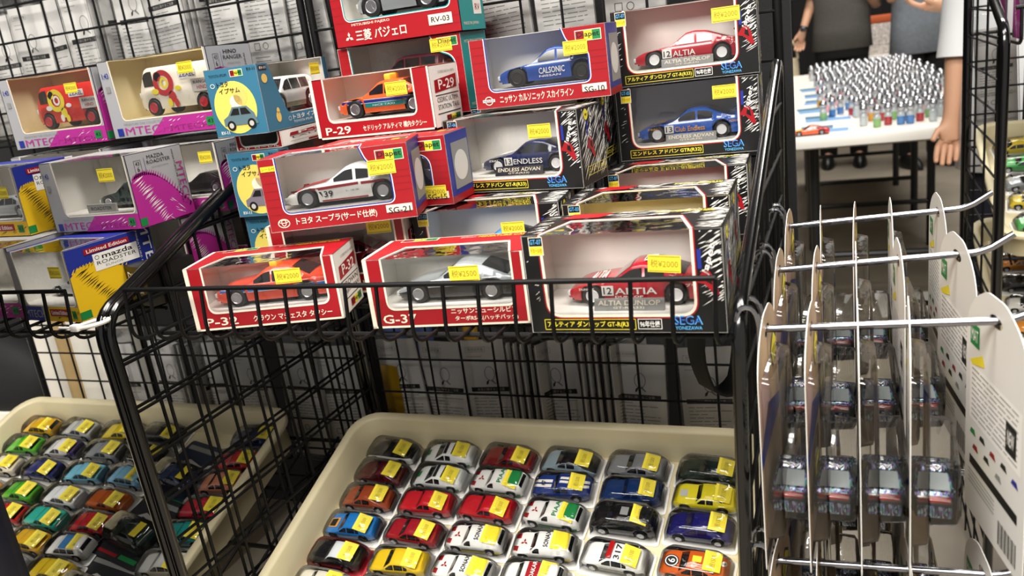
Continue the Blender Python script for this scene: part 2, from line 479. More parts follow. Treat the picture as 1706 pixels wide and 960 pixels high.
# ------------------------------------------------------------------ boxed model cars
def at_box(loc, yaw, p):
    c, s_ = math.cos(yaw), math.sin(yaw)
    return (loc[0]+c*p[0]-s_*p[1], loc[1]+s_*p[0]+c*p[1], loc[2]+p[2])
class Box:
    """carton with its front-bottom-left corner at the origin, window side towards -y"""
    def __init__(s, name, label, loc, yaw, W, D, H, group):
        s.W, s.D, s.H, s.loc, s.yaw = W, D, H, loc, R(yaw)
        s.root = thing(name, label, 'toy box', loc, (0, 0, s.yaw), group)
        s.art = MB()
        s.F = Face(s.art, (0,0,0), (1,0,0), (0,0,1)); s.Rt = Face(s.art, (W,0,0), (0,1,0), (0,0,1))
        s.T = Face(s.art, (0,0,H), (1,0,0), (0,1,0)); s.Lf = Face(s.art, (0,D,0), (0,-1,0), (0,0,1))
    def shell(s, win, top, mf, mr, mt, ml, inner=INNER, top_cut=.012, plinth=INNER):
        """win: front window path, from left top down, along and up to right top (open at the top edge); top: depth of the opening in the lid"""
        W, D, H = s.W, s.D, s.H; mb = MB()
        F = Face(mb, (0,0,0), (1,0,0), (0,0,1), lay=0); Rt = Face(mb, (W,0,0), (0,1,0), (0,0,1), lay=0); Lf = Face(mb, (0,D,0), (0,-1,0), (0,0,1), lay=0)
        T = Face(mb, (0,0,H), (1,0,0), (0,1,0), lay=0); B = Face(mb, (W,D,0), (-1,0,0), (0,0,1), lay=0); U = Face(mb, (0,D,0), (1,0,0), (0,-1,0), lay=0)
        xl, xr = win[0][0], win[-1][0]
        F.poly([(0,0),(W,0),(W,H)] + win[::-1] + [(0,H)], mf)
        s.win = win; s.topw = [(xl,0),(xl+top_cut,top),(xr-top_cut,top),(xr,0)]
        if top > 0: T.poly([(0,0)] + s.topw + [(W,0),(W,D),(0,D)], mt)
        else: T.rect(0,0,W,D,mt)
        Rt.rect(0,0,D,H,mr); Lf.rect(0,0,D,H,ml); B.rect(0,0,W,H,mf); U.rect(0,0,W,D,mf)
        o = mb.build('carton', s.root, extra=(inner,))
        md = o.modifiers.new('card', 'SOLIDIFY'); md.thickness = .0007; md.offset = -1; md.material_offset = 20; md.material_offset_rim = 20
        fb = MB(); f1 = Face(fb, (0,.0004,0), (1,0,0), (0,0,1), lay=0); f1.poly(win, FILM)
        if top > 0: Face(fb, (0,0,H-.0004), (1,0,0), (0,1,0), lay=0).poly(s.topw, FILM)
        fb.build('window_film', s.root)
        s.zb = min(p[1] for p in win)
        pb = MB(); pb.box(.001, .001, .0008, W-.001, D-.001, s.zb, plinth); pb.build('display_base', s.root)
    def outline(s, bands, top=True):
        for a, b, m, l in bands:
            s.F.strip(s.win, -b, -a, m, l)
            if top and s.topw[1][1] > 0: s.T.strip(s.topw, a, b, m, l)
    def price(s, x, z, w=.026, h=.014, txt='税¥2000', tilt=0, name='price_sticker'):
        mb = MB(); y = -.0006
        f = Face(mb, (x, y, z), (math.cos(tilt),0,math.sin(tilt)), (-math.sin(tilt),0,math.cos(tilt)), lay=0)
        f.rect(0,0,w,h,STICK,1); f.text(txt, w*.08,h*.28,w*.92,h*.74,STINK,2,False)
        f.rect(w*.03,h*.06,w*.97,h*.1,STINK,2); f.rect(w*.03,h*.9,w*.97,h*.94,STINK,2)
        mb.build(name, s.root)
    def finish(s):
        if s.art.f: s.art.build('printed_artwork', s.root)
    def car(s, style, L, paintm, label, cx=.5, cy=.56, glass=None, rim=None, W=None, H=None, zones=None, deco=None, spokes=5, group=None, wr=None, rz=0, extra=None, name='model_car', roofw=.74):
        loc = at_box(s.loc, s.yaw, (s.W*cx, s.D*cy, s.zb+.0004))
        r = thing(name, label, 'model car', loc, (0, 0, s.yaw+rz), group or 'model cars shown in the boxes')
        c = Car(style, L, W or L*.385, H or L*.285, wr, roofw)
        c.build(r, paintm, glass or GLASS, rim or RIM, zones, spokes, deco)
        if extra: extra(r, c)
        return r, c
def logo(F, x0, y0, x1, y1, l=2):
    w = (x1-x0)/3
    F.rect(x0-.0008, y0-.0008, x1+.0008, y1+.0008, CREAM, l)
    F.rect(x0,y0,x0+w,y1,RED,l+1); F.rect(x0+w,y0,x0+2*w,y1,YEL,l+1); F.rect(x0+2*w,y0,x1,y1,GREENP,l+1)
    F.text('Diapet', x0+w*.15, y0+(y1-y0)*.18, x1-w*.15, y1-(y1-y0)*.12, INK, l+2)
def streaks(F, x0, y0, x1, y1, m, n, rng, ang=.45, ln=.02, th=.0006, l=2):
    for _ in range(n):
        a = ang + rng.uniform(-.18, .18); L = ln*rng.uniform(.3, 1); t = th*rng.uniform(.5, 1.3)
        x = rng.uniform(x0, x1); y = rng.uniform(y0, y1)
        dx, dy = math.cos(a)*L, math.sin(a)*L
        k = 1.0
        if x+dx > x1: k = min(k, (x1-x)/dx)
        if y+dy > y1: k = min(k, (y1-y)/dy)
        if x+dx < x0: k = min(k, (x0-x)/dx)
        if k <= .05: continue
        dx *= k; dy *= k
        nx, ny = -math.sin(a)*t, math.cos(a)*t
        F.poly([(x,y),(x+dx*.5+nx*-1,y+dy*.5-ny),(x+dx,y+dy),(x+dx*.5+nx,y+dy*.5+ny)], m, l)

def racing_mark(F, cx, cy, h, vertical=True):
    """white slanted word over a red sail-like emblem with a small blue strip"""
    F.text('Japet', cx-h*.30, cy+h*.20, cx+h*.36, cy+h*.36, WHITE, 4, True, rot=R(74), shear=.3)
    F.rect(cx-h*.20, cy+h*.1, cx-h*.12, cy+h*.5, BLUEP, 3)
    F.poly([(cx-h*.26,cy-h*.18),(cx-h*.10,cy+h*.06),(cx+h*.02,cy+h*.05),(cx+h*.12,cy-h*.1),(cx+h*.2,cy-h*.44),(cx+h*.12,cy-h*.47),(cx-h*.08,cy-h*.22)], RED, 4)
    F.poly([(cx-h*.04,cy-h*.04),(cx+h*.04,cy-h*.06),(cx+h*.07,cy-h*.24),(cx-h*.06,cy-h*.16)], BLACK, 5)
def sega(label, loc, yaw, code, title, W=.156, D=.07, H=.082, second=None, seed=1, price=None, plaque=None, inner=INNERG, group='black racing car boxes'):
    b = Box('toy_car_box', label, loc, yaw, W, D, H, group); rng = random.Random(seed)
    xl, xr, zb = .105*W, .85*W, .19*H
    win = rounded([(xl,H),(xl+.001,zb),(xr,zb),(xr,H)], [0,.011,.011,0], 6)
    b.shell(win, D*.62, BLACK, BLACK, BLACK, BLACK, inner, .014)
    b.outline([(0,.0022,CREAM,2),(.0022,.0034,RED,2)])
    F, Rt, T = b.F, b.Rt, b.T
    streaks(F, xr+.005, .25*H, W-.001, H*.98, WHITE, 60, rng, .5, .018, .0005)
    streaks(F, .002, .25*H, xl-.006, H*.75, WHITE, 12, rng, .5, .012, .0003)
    streaks(Rt, .001, .04*H, D-.001, H*.98, WHITE, 130, rng, .75, .03, .0006)
    streaks(T, .001, .001, xl-.001, D-.001, WHITE, 26, rng, .5, .022, .0006)
    streaks(T, xr+.001, .001, W-.001, D-.001, WHITE, 90, rng, .35, .025, .0007)
    streaks(T, xl, D*.68, xr, D-.001, WHITE, 60, rng, .3, .03, .0007)
    T.poly([(xl+.002,D*.72),(xl+.035,D*.74),(xl+.045,D*.95),(xl+.012,D*.97)], RED, 4)
    T.text(title, W*.62, D*.8, W*.92, D*.94, YEL, 4)
    x0, x1 = .006, .079*W+.0055
    F.rect(x0, .80*H, x1, .985*H, CREAM, 3); F.rect(x0+.0006,.895*H,x1-.0006,.978*H,BLACK,4); F.rect(x0+.0006,.808*H,x1-.0006,.89*H,YEL,4)
    F.text(code, x0+.0012,.912*H,x1-.0012,.962*H,SEGAB,5); F.text('デカール付', x0+.0012,.828*H,x1-.0012,.875*H,RED,5,False)
    tx1 = .60*W if not second else .555*W
    F.frame(.075*W, .035*H, tx1, .145*H, .0005, YEL, 3); F.text(title, .09*W, .055*H, tx1-.012*W, .125*H, YEL, 4)
    if second:
        F.frame(.565*W, .04*H, .685*W, .145*H, .0005, WHITE, 3); F.text(second, .575*W, .06*H, .675*W, .125*H, WHITE, 4)
    F.text('SEGA', .745*W, .085*H, .885*W, .175*H, SEGAB, 4); F.text('SEGA', .752*W, .095*H, .878*W, .165*H, BLUEP, 5, False)
    F.text('YONEZAWA', .75*W, .035*H, .88*W, .07*H, SEGAB, 4)
    racing_mark(F, .925*W, .58*H, H*.46); racing_mark(Rt, .42*D, .58*H, H*.56)
    Rt.disc(.3*D, .9*H, .0055, .0055, YEL, 5); Rt.text('high', .26*D, .88*H, .34*D, .92*H, INK, 6)
    Rt.frame(.2*D, .12*H, .95*D, .24*H, .0005, YEL, 5); Rt.text(title, .24*D, .145*H, .91*D, .215*H, YEL, 6)
    if price: b.price(*price)
    if plaque:
        mb = MB(); y = .008
        mb.add([(W*.33,y,zb),(W*.69,y,zb),(W*.69,y+.004,zb+.0095),(W*.33,y+.004,zb+.0095),(W*.33,y+.006,zb),(W*.69,y+.006,zb)],
               [(0,1,2,3),(4,3,2,5),(0,3,4),(1,5,2)], BLACK if plaque[1] else GREY)
        f = Face(mb, (W*.33,y-.0001,zb), (1,0,0), (0,.004,.0095))
        f.text(plaque[0], W*.02, .0045, W*.34, .0085, CREAM, 2); f.text(title.split()[-1] if title.split() else 'GT-R', W*.10, .0012, W*.26, .0036, CREAM, 2)
        mb.build('name_plaque', b.root)
    b.finish(); return b
def pbox(label, loc, yaw, code, title, name_lines, W=.15, D=.068, H=.064, xr=.92, price=None, sub=None, group='red and white taxi and coupe boxes'):
    b = Box('toy_car_box', label, loc, yaw, W, D, H, group)
    x0, x1, zb = .125*W, xr*W, .28*H
    win = rounded([(x0,H),(x0,zb),(x1,zb),(x1,H)], [0,.007,.007,0], 5)
    b.shell(win, D*.55, RED, WHITE, RED, WHITE, INNER, .010)
    b.outline([(0,.0018,CREAM,2)])
    F, Rt, T = b.F, b.Rt, b.T
    F.rect(0,0,.028*W,H,CREAM,2); F.rect(0,0,W,.03*H,CREAM,2); T.rect(0,0,.025*W,D,CREAM,2); F.rect(.985*W,0,W,H,CREAM,2)
    F.text(code, .075*W, .065*H, .295*W, .195*H, CREAM, 3)
    if sub:
        F.text(title, .52*W, .17*H, .93*W, .25*H, CREAM, 3); F.text(sub, .54*W, .06*H, .93*W, .14*H, CREAM, 3)
    else: F.text(title, .40*W, .08*H, .93*W, .18*H, CREAM, 3)
    logo(T, .10*W, D*.86, .34*W, D*.97); T.text('MINIATURE CAR', .62*W, D*.84, .93*W, D*.93, YEL, 3); T.text('ダイヤペット', .5*W, D*.85, .6*W, D*.93, CREAM, 3)
    T.rect(0, D*.985, W, D, CREAM, 2)
    Rt.text('CODE NO.01-0876', .3*D, .86*H, .88*D, .90*H, GREY, 2, False)
    Rt.poly([(.12*D,.56*H),(.9*D,.6*H),(.92*D,.82*H),(.14*D,.76*H)], RED, 2); Rt.text(code, .26*D,.60*H,.82*D,.76*H, WHITE, 3)
    Rt.rect(.12*D,.505*H,.94*D,.52*H,INK,2); Rt.rect(.12*D,.21*H,.94*D,.225*H,INK,2)
    for k, tx in enumerate(name_lines): Rt.text(tx, .16*D, (.40-.12*k)*H, .9*D, (.48-.12*k)*H, INK, 2, False)
    logo(Rt, .4*D, .05*H, .9*D, .17*H)
    if price: b.price(*price)
    b.finish(); return b
def brick_lines(F, x0, y0, x1, y1, n, l=2):
    for k in range(1, n):
        y = y0+(y1-y0)*k/n; F.rect(x0, y-.00022, x1, y+.00022, REDL, l)
def sgbox(label, loc, yaw, code, title, W=.15, D=.068, H=.074, maker='oval', price=None, seal=False, group='red box racing cars with blue window edging', top=True):
    b = Box('toy_car_box', label, loc, yaw, W, D, H, group)
    xl, zb = .125*W, .25*H
    raw = [(xl,H),(xl,zb),(.86*W,zb),(.86*W,.70*H),(.72*W,.76*H),(.68*W,H)]
    win = rounded(raw, [0,.007,.006,.012,.018,0], 6)
    b.shell(win, D*.5, RED, BLUEP, RED, RED, INNER, .006)
    b.outline([(0,.0012,BLUEP,2),(.0012,.0022,WHITE,2)])
    F, Rt, T = b.F, b.Rt, b.T
    brick_lines(F, .002, .02*H, xl-.0025, H, 9); brick_lines(F, .862*W+.0025, .3*H, W-.001, H*.74, 5)
    logo(F, .79*W, .80*H, .965*W, .93*H); logo(T, .8*W, D*.55, .95*W, D*.7)
    T.text('ミニチュアカー', .3*W, D*.8, .7*W, D*.93, CREAM, 2)
    F.rect(.80*W,.045*H+.004,.975*W,.20*H,CREAM,3); F.text(code, .815*W,.085*H,.96*W,.165*H, INK, 4)
    F.text(title, .185*W, .06*H, .735*W, .175*H, CREAM, 3)
    if maker == 'oval':
        F.ring(.1*W, .115*H, .0062, .0046, .0009, CREAM, 3); F.ring(.1*W, .125*H, .0026, .0036, .0008, CREAM, 3); F.ring(.1*W, .14*H, .005, .0018, .0007, CREAM, 3)
    else:
        F.ring(.1*W, .115*H, .0048, .0048, .0009, CREAM, 3); F.rect(.1*W-.007,.1*H-.0004,.1*W+.007,.13*H+.0004,CREAM,4); F.text('NISSAN', .1*W-.006,.1*H,.1*W+.006,.13*H,BLUEP,5)
    if seal: F.rect(.015*W,.83*H,.115*W,.90*H,YEL,3); F.text('シール付', .02*W,.845*H,.11*W,.885*H, INK, 4, False)
    Rt.rect(.2*D, .18*H, .95*D, .85*H, GREY, 2); Rt.disc(.55*D,.5*H,.3*D,.22*H,INNERG,3); Rt.rect(0,0,D,.1*H,RED,2)
    if price: b.price(*price)
    b.finish(); return b
def rvbox(label, loc, yaw, W=.168, D=.072, H=.092, price=None, group='red and teal off-roader boxes'):
    b = Box('toy_car_box', label, loc, yaw, W, D, H, group)
    win = rounded([(.10*W,H),(.11*W,.33*H),(.93*W,.33*H),(.93*W,.72*H),(.80*W,.80*H),(.76*W,H)], [0,.007,.007,.012,.016,0], 6)
    b.shell(win, D*.5, RED, TEAL, RED, RED, INNER, .006)
    b.outline([(0,.0012,TEAL,2),(.0012,.0022,WHITE,2)])
    F, Rt = b.F, b.Rt
    brick_lines(F, .001, .02*H, .095*W, H, 10); brick_lines(F, .945*W, .4*H, W-.001, H, 6); brick_lines(F, .8*W, .02*H, W-.001, .3*H, 3)
    F.text('MITSUBISHI PAJERO', .15*W, .245*H, .46*W, .285*H, CREAM, 3); F.text('三菱 パジェロ', .17*W, .06*H, .58*W, .2*H, CREAM, 3)
    F.rect(.76*W,.12*H,.94*W,.25*H,CREAM,3); F.text('RV-03', .78*W,.15*H,.92*W,.22*H, INK, 4)
    for F_, cx, cy, k in ((F, .115*W, .12*H, 1), (Rt, .5*D, .62*H, 1)):
        for a in (90, 210, 330):
            u = Vector((math.cos(R(a)), math.sin(R(a)))); v = Vector((-u.y, u.x)); c = Vector((cx, cy))
            F_.poly([tuple(c), tuple(c+u*.003-v*.0017), tuple(c+u*.006), tuple(c+u*.003+v*.0017)], CREAM, 3)
    logo(F, .82*W, .86*H, .97*W, .96*H)
    Rt.text('MITSUBISHI MOTORS', .12*D, .86*H, .88*D, .90*H, CREAM, 2, False); Rt.rect(.55*D,.2*H,.88*D,.38*H,WHITE,2); Rt.text('RV', .62*D,.25*H,.82*D,.33*H,RED,3)
    Rt.text('MADE IN JAPAN', .1*D,.06*H,.7*D,.11*H,CREAM,2,False)
    if price: b.price(*price)
    b.finish(); return b
def mbox(label, loc, yaw, W, D, H, lim=False, inner=INNER, title='ROADSTER', price=None, group=None, xl=.11, xr=.975, zb=.23, seed=3, maker='MAZDA'):
    """grey and magenta, or (lim) blue and golden, boxes with a brushed swoosh"""
    b = Box('toy_car_box', label, loc, yaw, W, D, H, group or ('blue and golden special boxes' if lim else 'grey and magenta minicar boxes')); rng = random.Random(seed)
    c1, c2, ink, stk = (BLUEP, GOLDP, INK, INK) if lim else (GREYC, MAG, INK, WHITE)
    win = rounded([(xl*W,H*.985),(xl*W+.003,zb*H),(xr*W,zb*H),(xr*W,H*.985)], [0,.006,.006,0], 5)
    win = [(win[0][0],H)] + win[1:-1] + [(win[-1][0],H)]
    b.shell(win, D*.5, c1 if not lim else GREYC, c1, c1, c1, inner, .005, inner)
    b.outline([(0,.0013,CREAM,2)])
    F, Rt, T = b.F, b.Rt, b.T
    F.poly([(.36*W,0),(W,0),(W,zb*H-.0015),(.5*W,zb*H-.0015)], c2, 2)
    streaks(F, .52*W, .01*H, .99*W, zb*H*.8, stk, 14, rng, .4, .014, .0004, 3)
    if lim:
        F.rect(0,0,.36*W,zb*H-.0015,BLUEP,2); F.text('MTECH', .06*W,.05*H,.40*W,.16*H,GREYC,4)
        F.rect(.5*W,.08*H,.84*W,.18*H,RED,4); F.text('Limited Edition', .53*W,.1*H,.81*W,.16*H,WHITE,5)
        F.rect(0,zb*H-.0015,xl*W-.001,H,GREYC,2)
    else:
        F.text('MTECH', .12*W,.035*H,.55*W,.135*H,MAG,4); F.text('MTECH', .55*W,.035*H,.90*W,.10*H,mat('deep_magenta_print','#8d1f6b',.5),4,False)
        F.rect(.045*W,.03*H,.10*W,.13*H,BLUEP,4); F.text('MINIATURE CAR COLLECTION', .12*W,.16*H,.5*W,.19*H,GREY,4,False)
        F.text('1:43', .025*W,.78*H,.085*W,.85*H,BLUEP,4); F.rect(.035*W,.6*H,.075*W,.68*H,GREY,4)
    F.rect(.88*W,.05*H,.95*W,.16*H,GREENP,5); F.text('43', .89*W,.08*H,.94*W,.13*H,INK,6,False)
    # side panel: swoosh with brushed edge, title block
    pts = [(0,0),(D,0),(D,.14*H),(.8*D,.34*H),(.6*D,.55*H),(.42*D,.68*H),(.25*D,.74*H),(.1*D,.72*H),(0,.62*H)]
    Rt.poly(pts, c2, 2)
    for k in range(26):
        f = k/25; x = .02*D+f*.9*D; y = H*(.66+.1*math.sin(f*3)-.55*f*f)
        Rt.poly([(x,y),(x+.004,y+.0045),(x+.0052,y+.0052),(x+.002,y-.001)], c2, 2)
    for k in range(22):
        f = k/21; x = .12*D+f*.34*D; y = H*(.66-.62*f)+rng.uniform(-.001,.001)
        Rt.poly([(x-.008*rng.uniform(.6,1.2),y-.0035),(x,y+.0005),(x+.011*rng.uniform(.5,1.1),y+.003),(x,y-.0008)], stk, 3)
    streaks(Rt, .5*D, .05*H, .95*D, .35*H, stk, 12, rng, -.6, .016, .0004, 3)
    Rt.rect(0,.02*H,.12*D,.13*H,GREENP,4)
    if lim:
        Rt.rect(.28*D,.60*H,.80*D,.84*H,WHITE,4); Rt.text('mazda', .38*D,.75*H,.74*D,.82*H,INK,5); Rt.ring(.325*D,.785*H,.0028,.0024,.0006,INK,5)
        Rt.text('ROADSTER', .31*D,.68*H,.77*D,.73*H,INK,5,False); Rt.text('EUNOS', .4*D,.63*H,.6*D,.66*H,GREY,5,False)
        Rt.rect(.2*D,.86*H,.72*D,.94*H,RED,4); Rt.text('Limited Edition', .23*D,.875*H,.69*D,.925*H,WHITE,5)
        Rt.text('MTECH', .62*D,.42*H,1.22*D,.56*H,WHITE,4,True,rot=R(-90)) if False else None
        Rt.text('MINIATURE CAR', .62*D,.68*H,1.02*D,.71*H,WHITE,4,False,rot=R(-90)); Rt.text('MTEC', .62*D,.62*H,1.22*D,.76*H,WHITE,4,True,rot=R(-90))
    else:
        Rt.frame(.12*D,.72*H,.24*D,.90*H,.0004,INK,3); Rt.text('43', .145*D,.83*H,.215*D,.88*H,INK,3,False); Rt.text('6', .16*D,.75*H,.2*D,.81*H,INK,3,False)
        Rt.rect(.30*D,.70*H,.305*D,.92*H,BLUEP,3); Rt.text(maker, .36*D,.89*H,.66*D,.94*H,INK,3); Rt.text(title, .34*D,.82*H,.76*D,.87*H,INK,3,False)
        Rt.text('COLLECTION', .4*D,.76*H,.7*D,.78*H,GREY,3,False)
        Rt.text('MTECH', .62*D,.40*H,1.18*D,.53*H,MAG,3,True,rot=R(-90)); Rt.text('MINIATURECAR COLLECTION', .46*D,.55*H,1.18*D,.58*H,INK,3,False,rot=R(-90))
    if price: b.price(*price)
    b.finish(); return b
def ibox(label, loc, yaw, W=.150, D=.069, H=.074, price=None, group='blue family car boxes', picture='grey'):
    """window side is turned to the right: local -y faces +x of the room; the picture end is local -x"""
    b = Box('toy_car_box', label, loc, yaw+90, W, D, H, group)
    win = rounded([(.14*W,H),(.30*W,.22*H),(.93*W,.22*H),(.93*W,H)], [0,.008,.004,0], 5)
    b.shell(win, D*.5, SKYP, SKYP, SKYP, SKYP, INNERG, .004)
    F, Lf = b.F, b.Lf
    F.text('トヨタ イプサム', .35*W,.115*H,.80*W,.19*H,WHITE,3); F.text('TOYOTA IPSUM', .35*W,.06*H,.62*W,.095*H,WHITE,3,False)
    F.ring(.305*W,.14*H,.003,.0024,.0005,WHITE,3); duck = mat('butter_print', '#e8c86a', .5)
    F.disc(.16*W,.2*H,.005,.006,duck,3); F.disc(.165*W,.29*H,.003,.0035,duck,3); F.disc(.07*W,.78*H,.0055,.005,duck,3)
    F.rect(.02*W,.9*H,.12*W,.97*H,BLACK,3); F.text('RV-11', .03*W,.915*H,.11*W,.955*H,WHITE,4)
    Lf.text('TOYOTA IPSUM', .08*D,.88*H,.42*D,.92*H,INK,3,False); logo(Lf, .5*D, .87*H, .72*D, .95*H); Lf.text('RV-11', .82*D,.92*H,.97*D,.965*H,INK,4)
    Lf.disc(.47*D,.42*H,.40*D,.385*H,YEL if False else mat('pale_yellow_print','#e9d565',.5),2,32)
    Lf.text('トヨタ', .2*D,.73*H,.42*D,.81*H,INK,4); Lf.text('イプサム', .22*D,.63*H,.62*D,.71*H,INK,4); Lf.ring(.12*D,.76*H,.003,.0024,.0006,WHITE,4)
    Lf.disc(.6*D,.58*H,.13*D,.14*H,duck,3); Lf.disc(.5*D,.5*H,.12*D,.1*H,CREAM,3)
    cc = mat('picture_grey_green', '#5e7a82', .5) if picture == 'grey' else mat('picture_red_grey', '#7d7480', .5)
    Lf.poly([(.2*D,.16*H),(.2*D,.26*H),(.30*D,.31*H),(.40*D,.43*H),(.68*D,.43*H),(.8*D,.32*H),(.85*D,.16*H)], cc, 5)
    Lf.poly([(.34*D,.31*H),(.42*D,.405*H),(.52*D,.405*H),(.52*D,.31*H)], INK, 6); Lf.poly([(.55*D,.31*H),(.55*D,.405*H),(.66*D,.405*H),(.74*D,.31*H)], INK, 6)
    Lf.disc(.33*D,.16*H,.0055,.0055,INK,6); Lf.disc(.72*D,.17*H,.0055,.0055,INK,6); Lf.disc(.33*D,.16*H,.003,.003,LGREY,7); Lf.disc(.72*D,.17*H,.003,.003,LGREY,7)
    Lf.text('RV-11', .1*D,.04*H,.26*D,.09*H,WHITE,4)
    if price: b.price(*price)
    b.finish(); return b

# liveries drawn on the near side of a car
def sideface(mb, c, t): return Face(mb, (0, -c.half(t)-.0006, 0), (1,0,0), (0,0,1))
def taxi_deco(col, wave=False):
    def d(mb, c):
        c.side_patch(mb, .05, .95, .415, .50, col, .0004)
        c.side_patch(mb, .05, .95, .40, .415, WHITE, .0004); c.side_patch(mb, .05, .95, .50, .515, WHITE, .0004)
        if wave: c.side_patch(mb, .30, .74, .28, .40, TEAL, .0004); sideface(mb, c, .5).text('NICE TAXI', c.X(.38), c.H*.31, c.X(.6), c.H*.36, WHITE, 2, False)
    return d
def taxi_sign(r, c):
    mb = MB(); z = c.top(.50); mb.rbox(c.X(.50)-.004, -.011, z-.001, c.X(.50)+.004, .011, z+.0065, mat('yellow_lamp_plastic','#f0c840',.3), .0018, 3)
    mb.build('taxi_sign', r)
def wing(m):
    def f(r, c):
        mb = MB(); w = c.W*.42; z = c.top(.93)
        for sd in (-1, 1): mb.box(c.X(.93)-.002, sd*w*.9-.0007, z-.002, c.X(.93)+.003, sd*w*.9+.0007, z+.008, m)
        mb.rbox(c.X(.90), -w, z+.0075, c.X(.985), w, z+.0095, m, .0006, 2); mb.build('rear_wing', r)
    return f
def race_deco(num, word, wordm=WHITE, sub=None, wt=(.36,.66), numbg=WHITE, front=None, rear=None, roof=False, numt=(.265,.35), hood=True):
    def d(mb, c):
        f = sideface(mb, c, .5); H = c.H
        if numbg: f.rect(c.X(numt[0]), H*.27, c.X(numt[1]), H*.53, numbg, 2)
        if num: f.text(num, c.X(numt[0]+.012), H*.31, c.X(numt[1]-.012), H*.49, INK, 3)
        if word: f.text(word, c.X(wt[0]), H*.30, c.X(wt[1]), H*.47, wordm, 2)
        if sub: f.text(sub, c.X(wt[0]), H*.21, c.X(wt[0]+.2), H*.265, wordm, 2)
        if front: f.text(front, c.X(.10), H*.42, c.X(.21), H*.475, wordm, 3)
        if rear: f.text(rear, c.X(.86), H*.47, c.X(.97), H*.55, wordm, 3)
        if roof:
            g = Face(mb, (0, 0, H+.0012), (1,0,0), (0,1,0)); g.rect(c.X(.56), -c.W*.2, c.X(.64), c.W*.2, WHITE, 1)
            g.text(num or '12', c.X(.565), -c.W*.13, c.X(.635), c.W*.13, INK, 2, True)
        if hood:
            z = c.top(.2)
            g = Face(mb, (c.X(.12), 0, c.top(.12)+.0014), (c.X(.30)-c.X(.12), 0, c.top(.30)-c.top(.12)), (0,1,0))
            g.text(word or 'GT', 0.004, -c.W*.30, .018, c.W*.30, wordm, 1, True)
    return d
P_ORANGE = paint('orange_paint', '#e8622a'); P_TAXI = paint('taxi_red_orange_paint', '#e2492c'); P_WHITE = paint('white_paint', '#f1f0ec')
P_RED = paint('race_red_paint', '#b51226'); P_BLUE = paint('race_blue_paint', '#1c4aa0'); P_NAVY = paint('race_navy_paint', '#14204c')
P_LBLUE = paint('light_race_blue_paint', '#2e63c4'); P_SILVER = paint('silver_paint', '#b9bfc2', .25, .4); P_DGREEN = paint('dark_green_paint', '#12302a')
P_CREAM = paint('cream_white_paint', '#efe8d8'); P_SKY = paint('sky_blue_paint', '#3b8ede'); P_YEL = paint('yellow_paint', '#e8c61c'); P_BLACK = paint('black_paint', '#101012')
P_DRED = paint('dark_red_paint', '#6e101c'); P_FIRE = paint('signal_red_paint', '#cc2418')
def two_tone(upper, lower, f): return lambda t, k, c: lower if k < 2 else None
BZ = .9712
# --- right basket, front row
b = pbox('red and white box lettered P-32 at the front left of the right basket', (-.595,.606,BZ), 15, 'P-32', 'クラウン マジェスタ タクシー', ['CROWN','MAJESTA TAXI'], W=.150, H=.063, price=(.090,.040))
b.car('sedan', .122, P_TAXI, 'red-orange taxi model with blue stripe inside the P-32 box', .535, .5, H=.0345, deco=taxi_deco(mat('taxi_blue','#2d74c8',.4)), extra=taxi_sign)
b = pbox('red and white box lettered G-37 in the middle of the front row', (-.401,.616,BZ), 6, 'G-37', 'ニッサンニューシルビア', ['SILVIA','TURBO RS-X'], W=.147, H=.064, price=(.080,.040,.027,.014,'税¥2500'), sub='ターボRS-X(ハッチバック)')
b.car('sport', .116, P_SILVER, 'silver coupe model with black lower sides in the G-37 box', .54, .5, zones=two_tone(None, P_BLACK, .4))
def alt(c='12'): return race_deco('12','ALTIA',WHITE,'DUNLOP',roof=True,front='DUNLOP',rear='プリン')
b = sega('black streaked box with red race car 12 at the front right of the basket', (-.2445,.607,BZ), .5, 'GT-07', 'アルティア ダンロップ GT-R(R33)', second='96年仕様', seed=11, price=(.100,.050,.025,.0135,'税¥2000',R(-4)), plaque=('ALTIA DUNLOP', False), W=.157, H=.082)
b.car('coupe', .114, P_RED, 'dark red race car model number 12 in the front black box', .53, .6, rim=RIMW, deco=alt(), extra=wing(P_RED))
# --- second row, floor level
b = pbox('mostly hidden dark red box under the box lettered SG-21', (-.568,.705,BZ), 12, 'P-30', 'セドリック', ['CEDRIC','TAXI'], W=.15, D=.06, H=.079, price=(.11,.062))
b.car('sedan', .105, paint('wine_paint','#7d1522'), 'wine red sedan model in the half hidden box under SG-21', .5, .5)
b = sega('black streaked box with light blue car behind the G-37 box', (-.420,.752,BZ), 5, 'GT-02', 'カルソニック GT-R(R33)', seed=12, H=.0765, D=.075, price=(.095,.047,.024,.013))
b.car('coupe', .112, paint('clear_sky_paint','#3f92dc'), 'light blue race car model with white roof badge behind the G-37 box', .54, .5, rim=RIMW, deco=race_deco('1','CALSONIC',WHITE,roof=True), extra=wing(P_SKY))
b = sega('black streaked box lettered GT-03 behind the front red race car box', (-.256,.750,BZ), 1.5, 'GT-03', 'アドバン GT-R(R32)', seed=13, H=.0765, D=.075, inner=CREAMCARD)
b.car('coupe', .112, paint('pale_gold_paint','#cbb878'), 'pale coloured race car model in the box lettered GT-03', .54, .55, rim=RIMW)
b = sega('rearmost black streaked box lettered GT-07 under the blue number 13 car', (-.257,.905,BZ), 2.5, 'GT-07', 'アルティア GT-R(R33)', seed=14, H=.0765)
b.car('coupe', .112, P_RED, 'red race car model in the rearmost low black box', .54, .5, rim=RIMW)
sega('low black box hidden beneath the ENDLESS car box', (-.432,.865,BZ), 0, 'GT-06', 'エンドレス GT-R(R33)', seed=21, H=.0765)
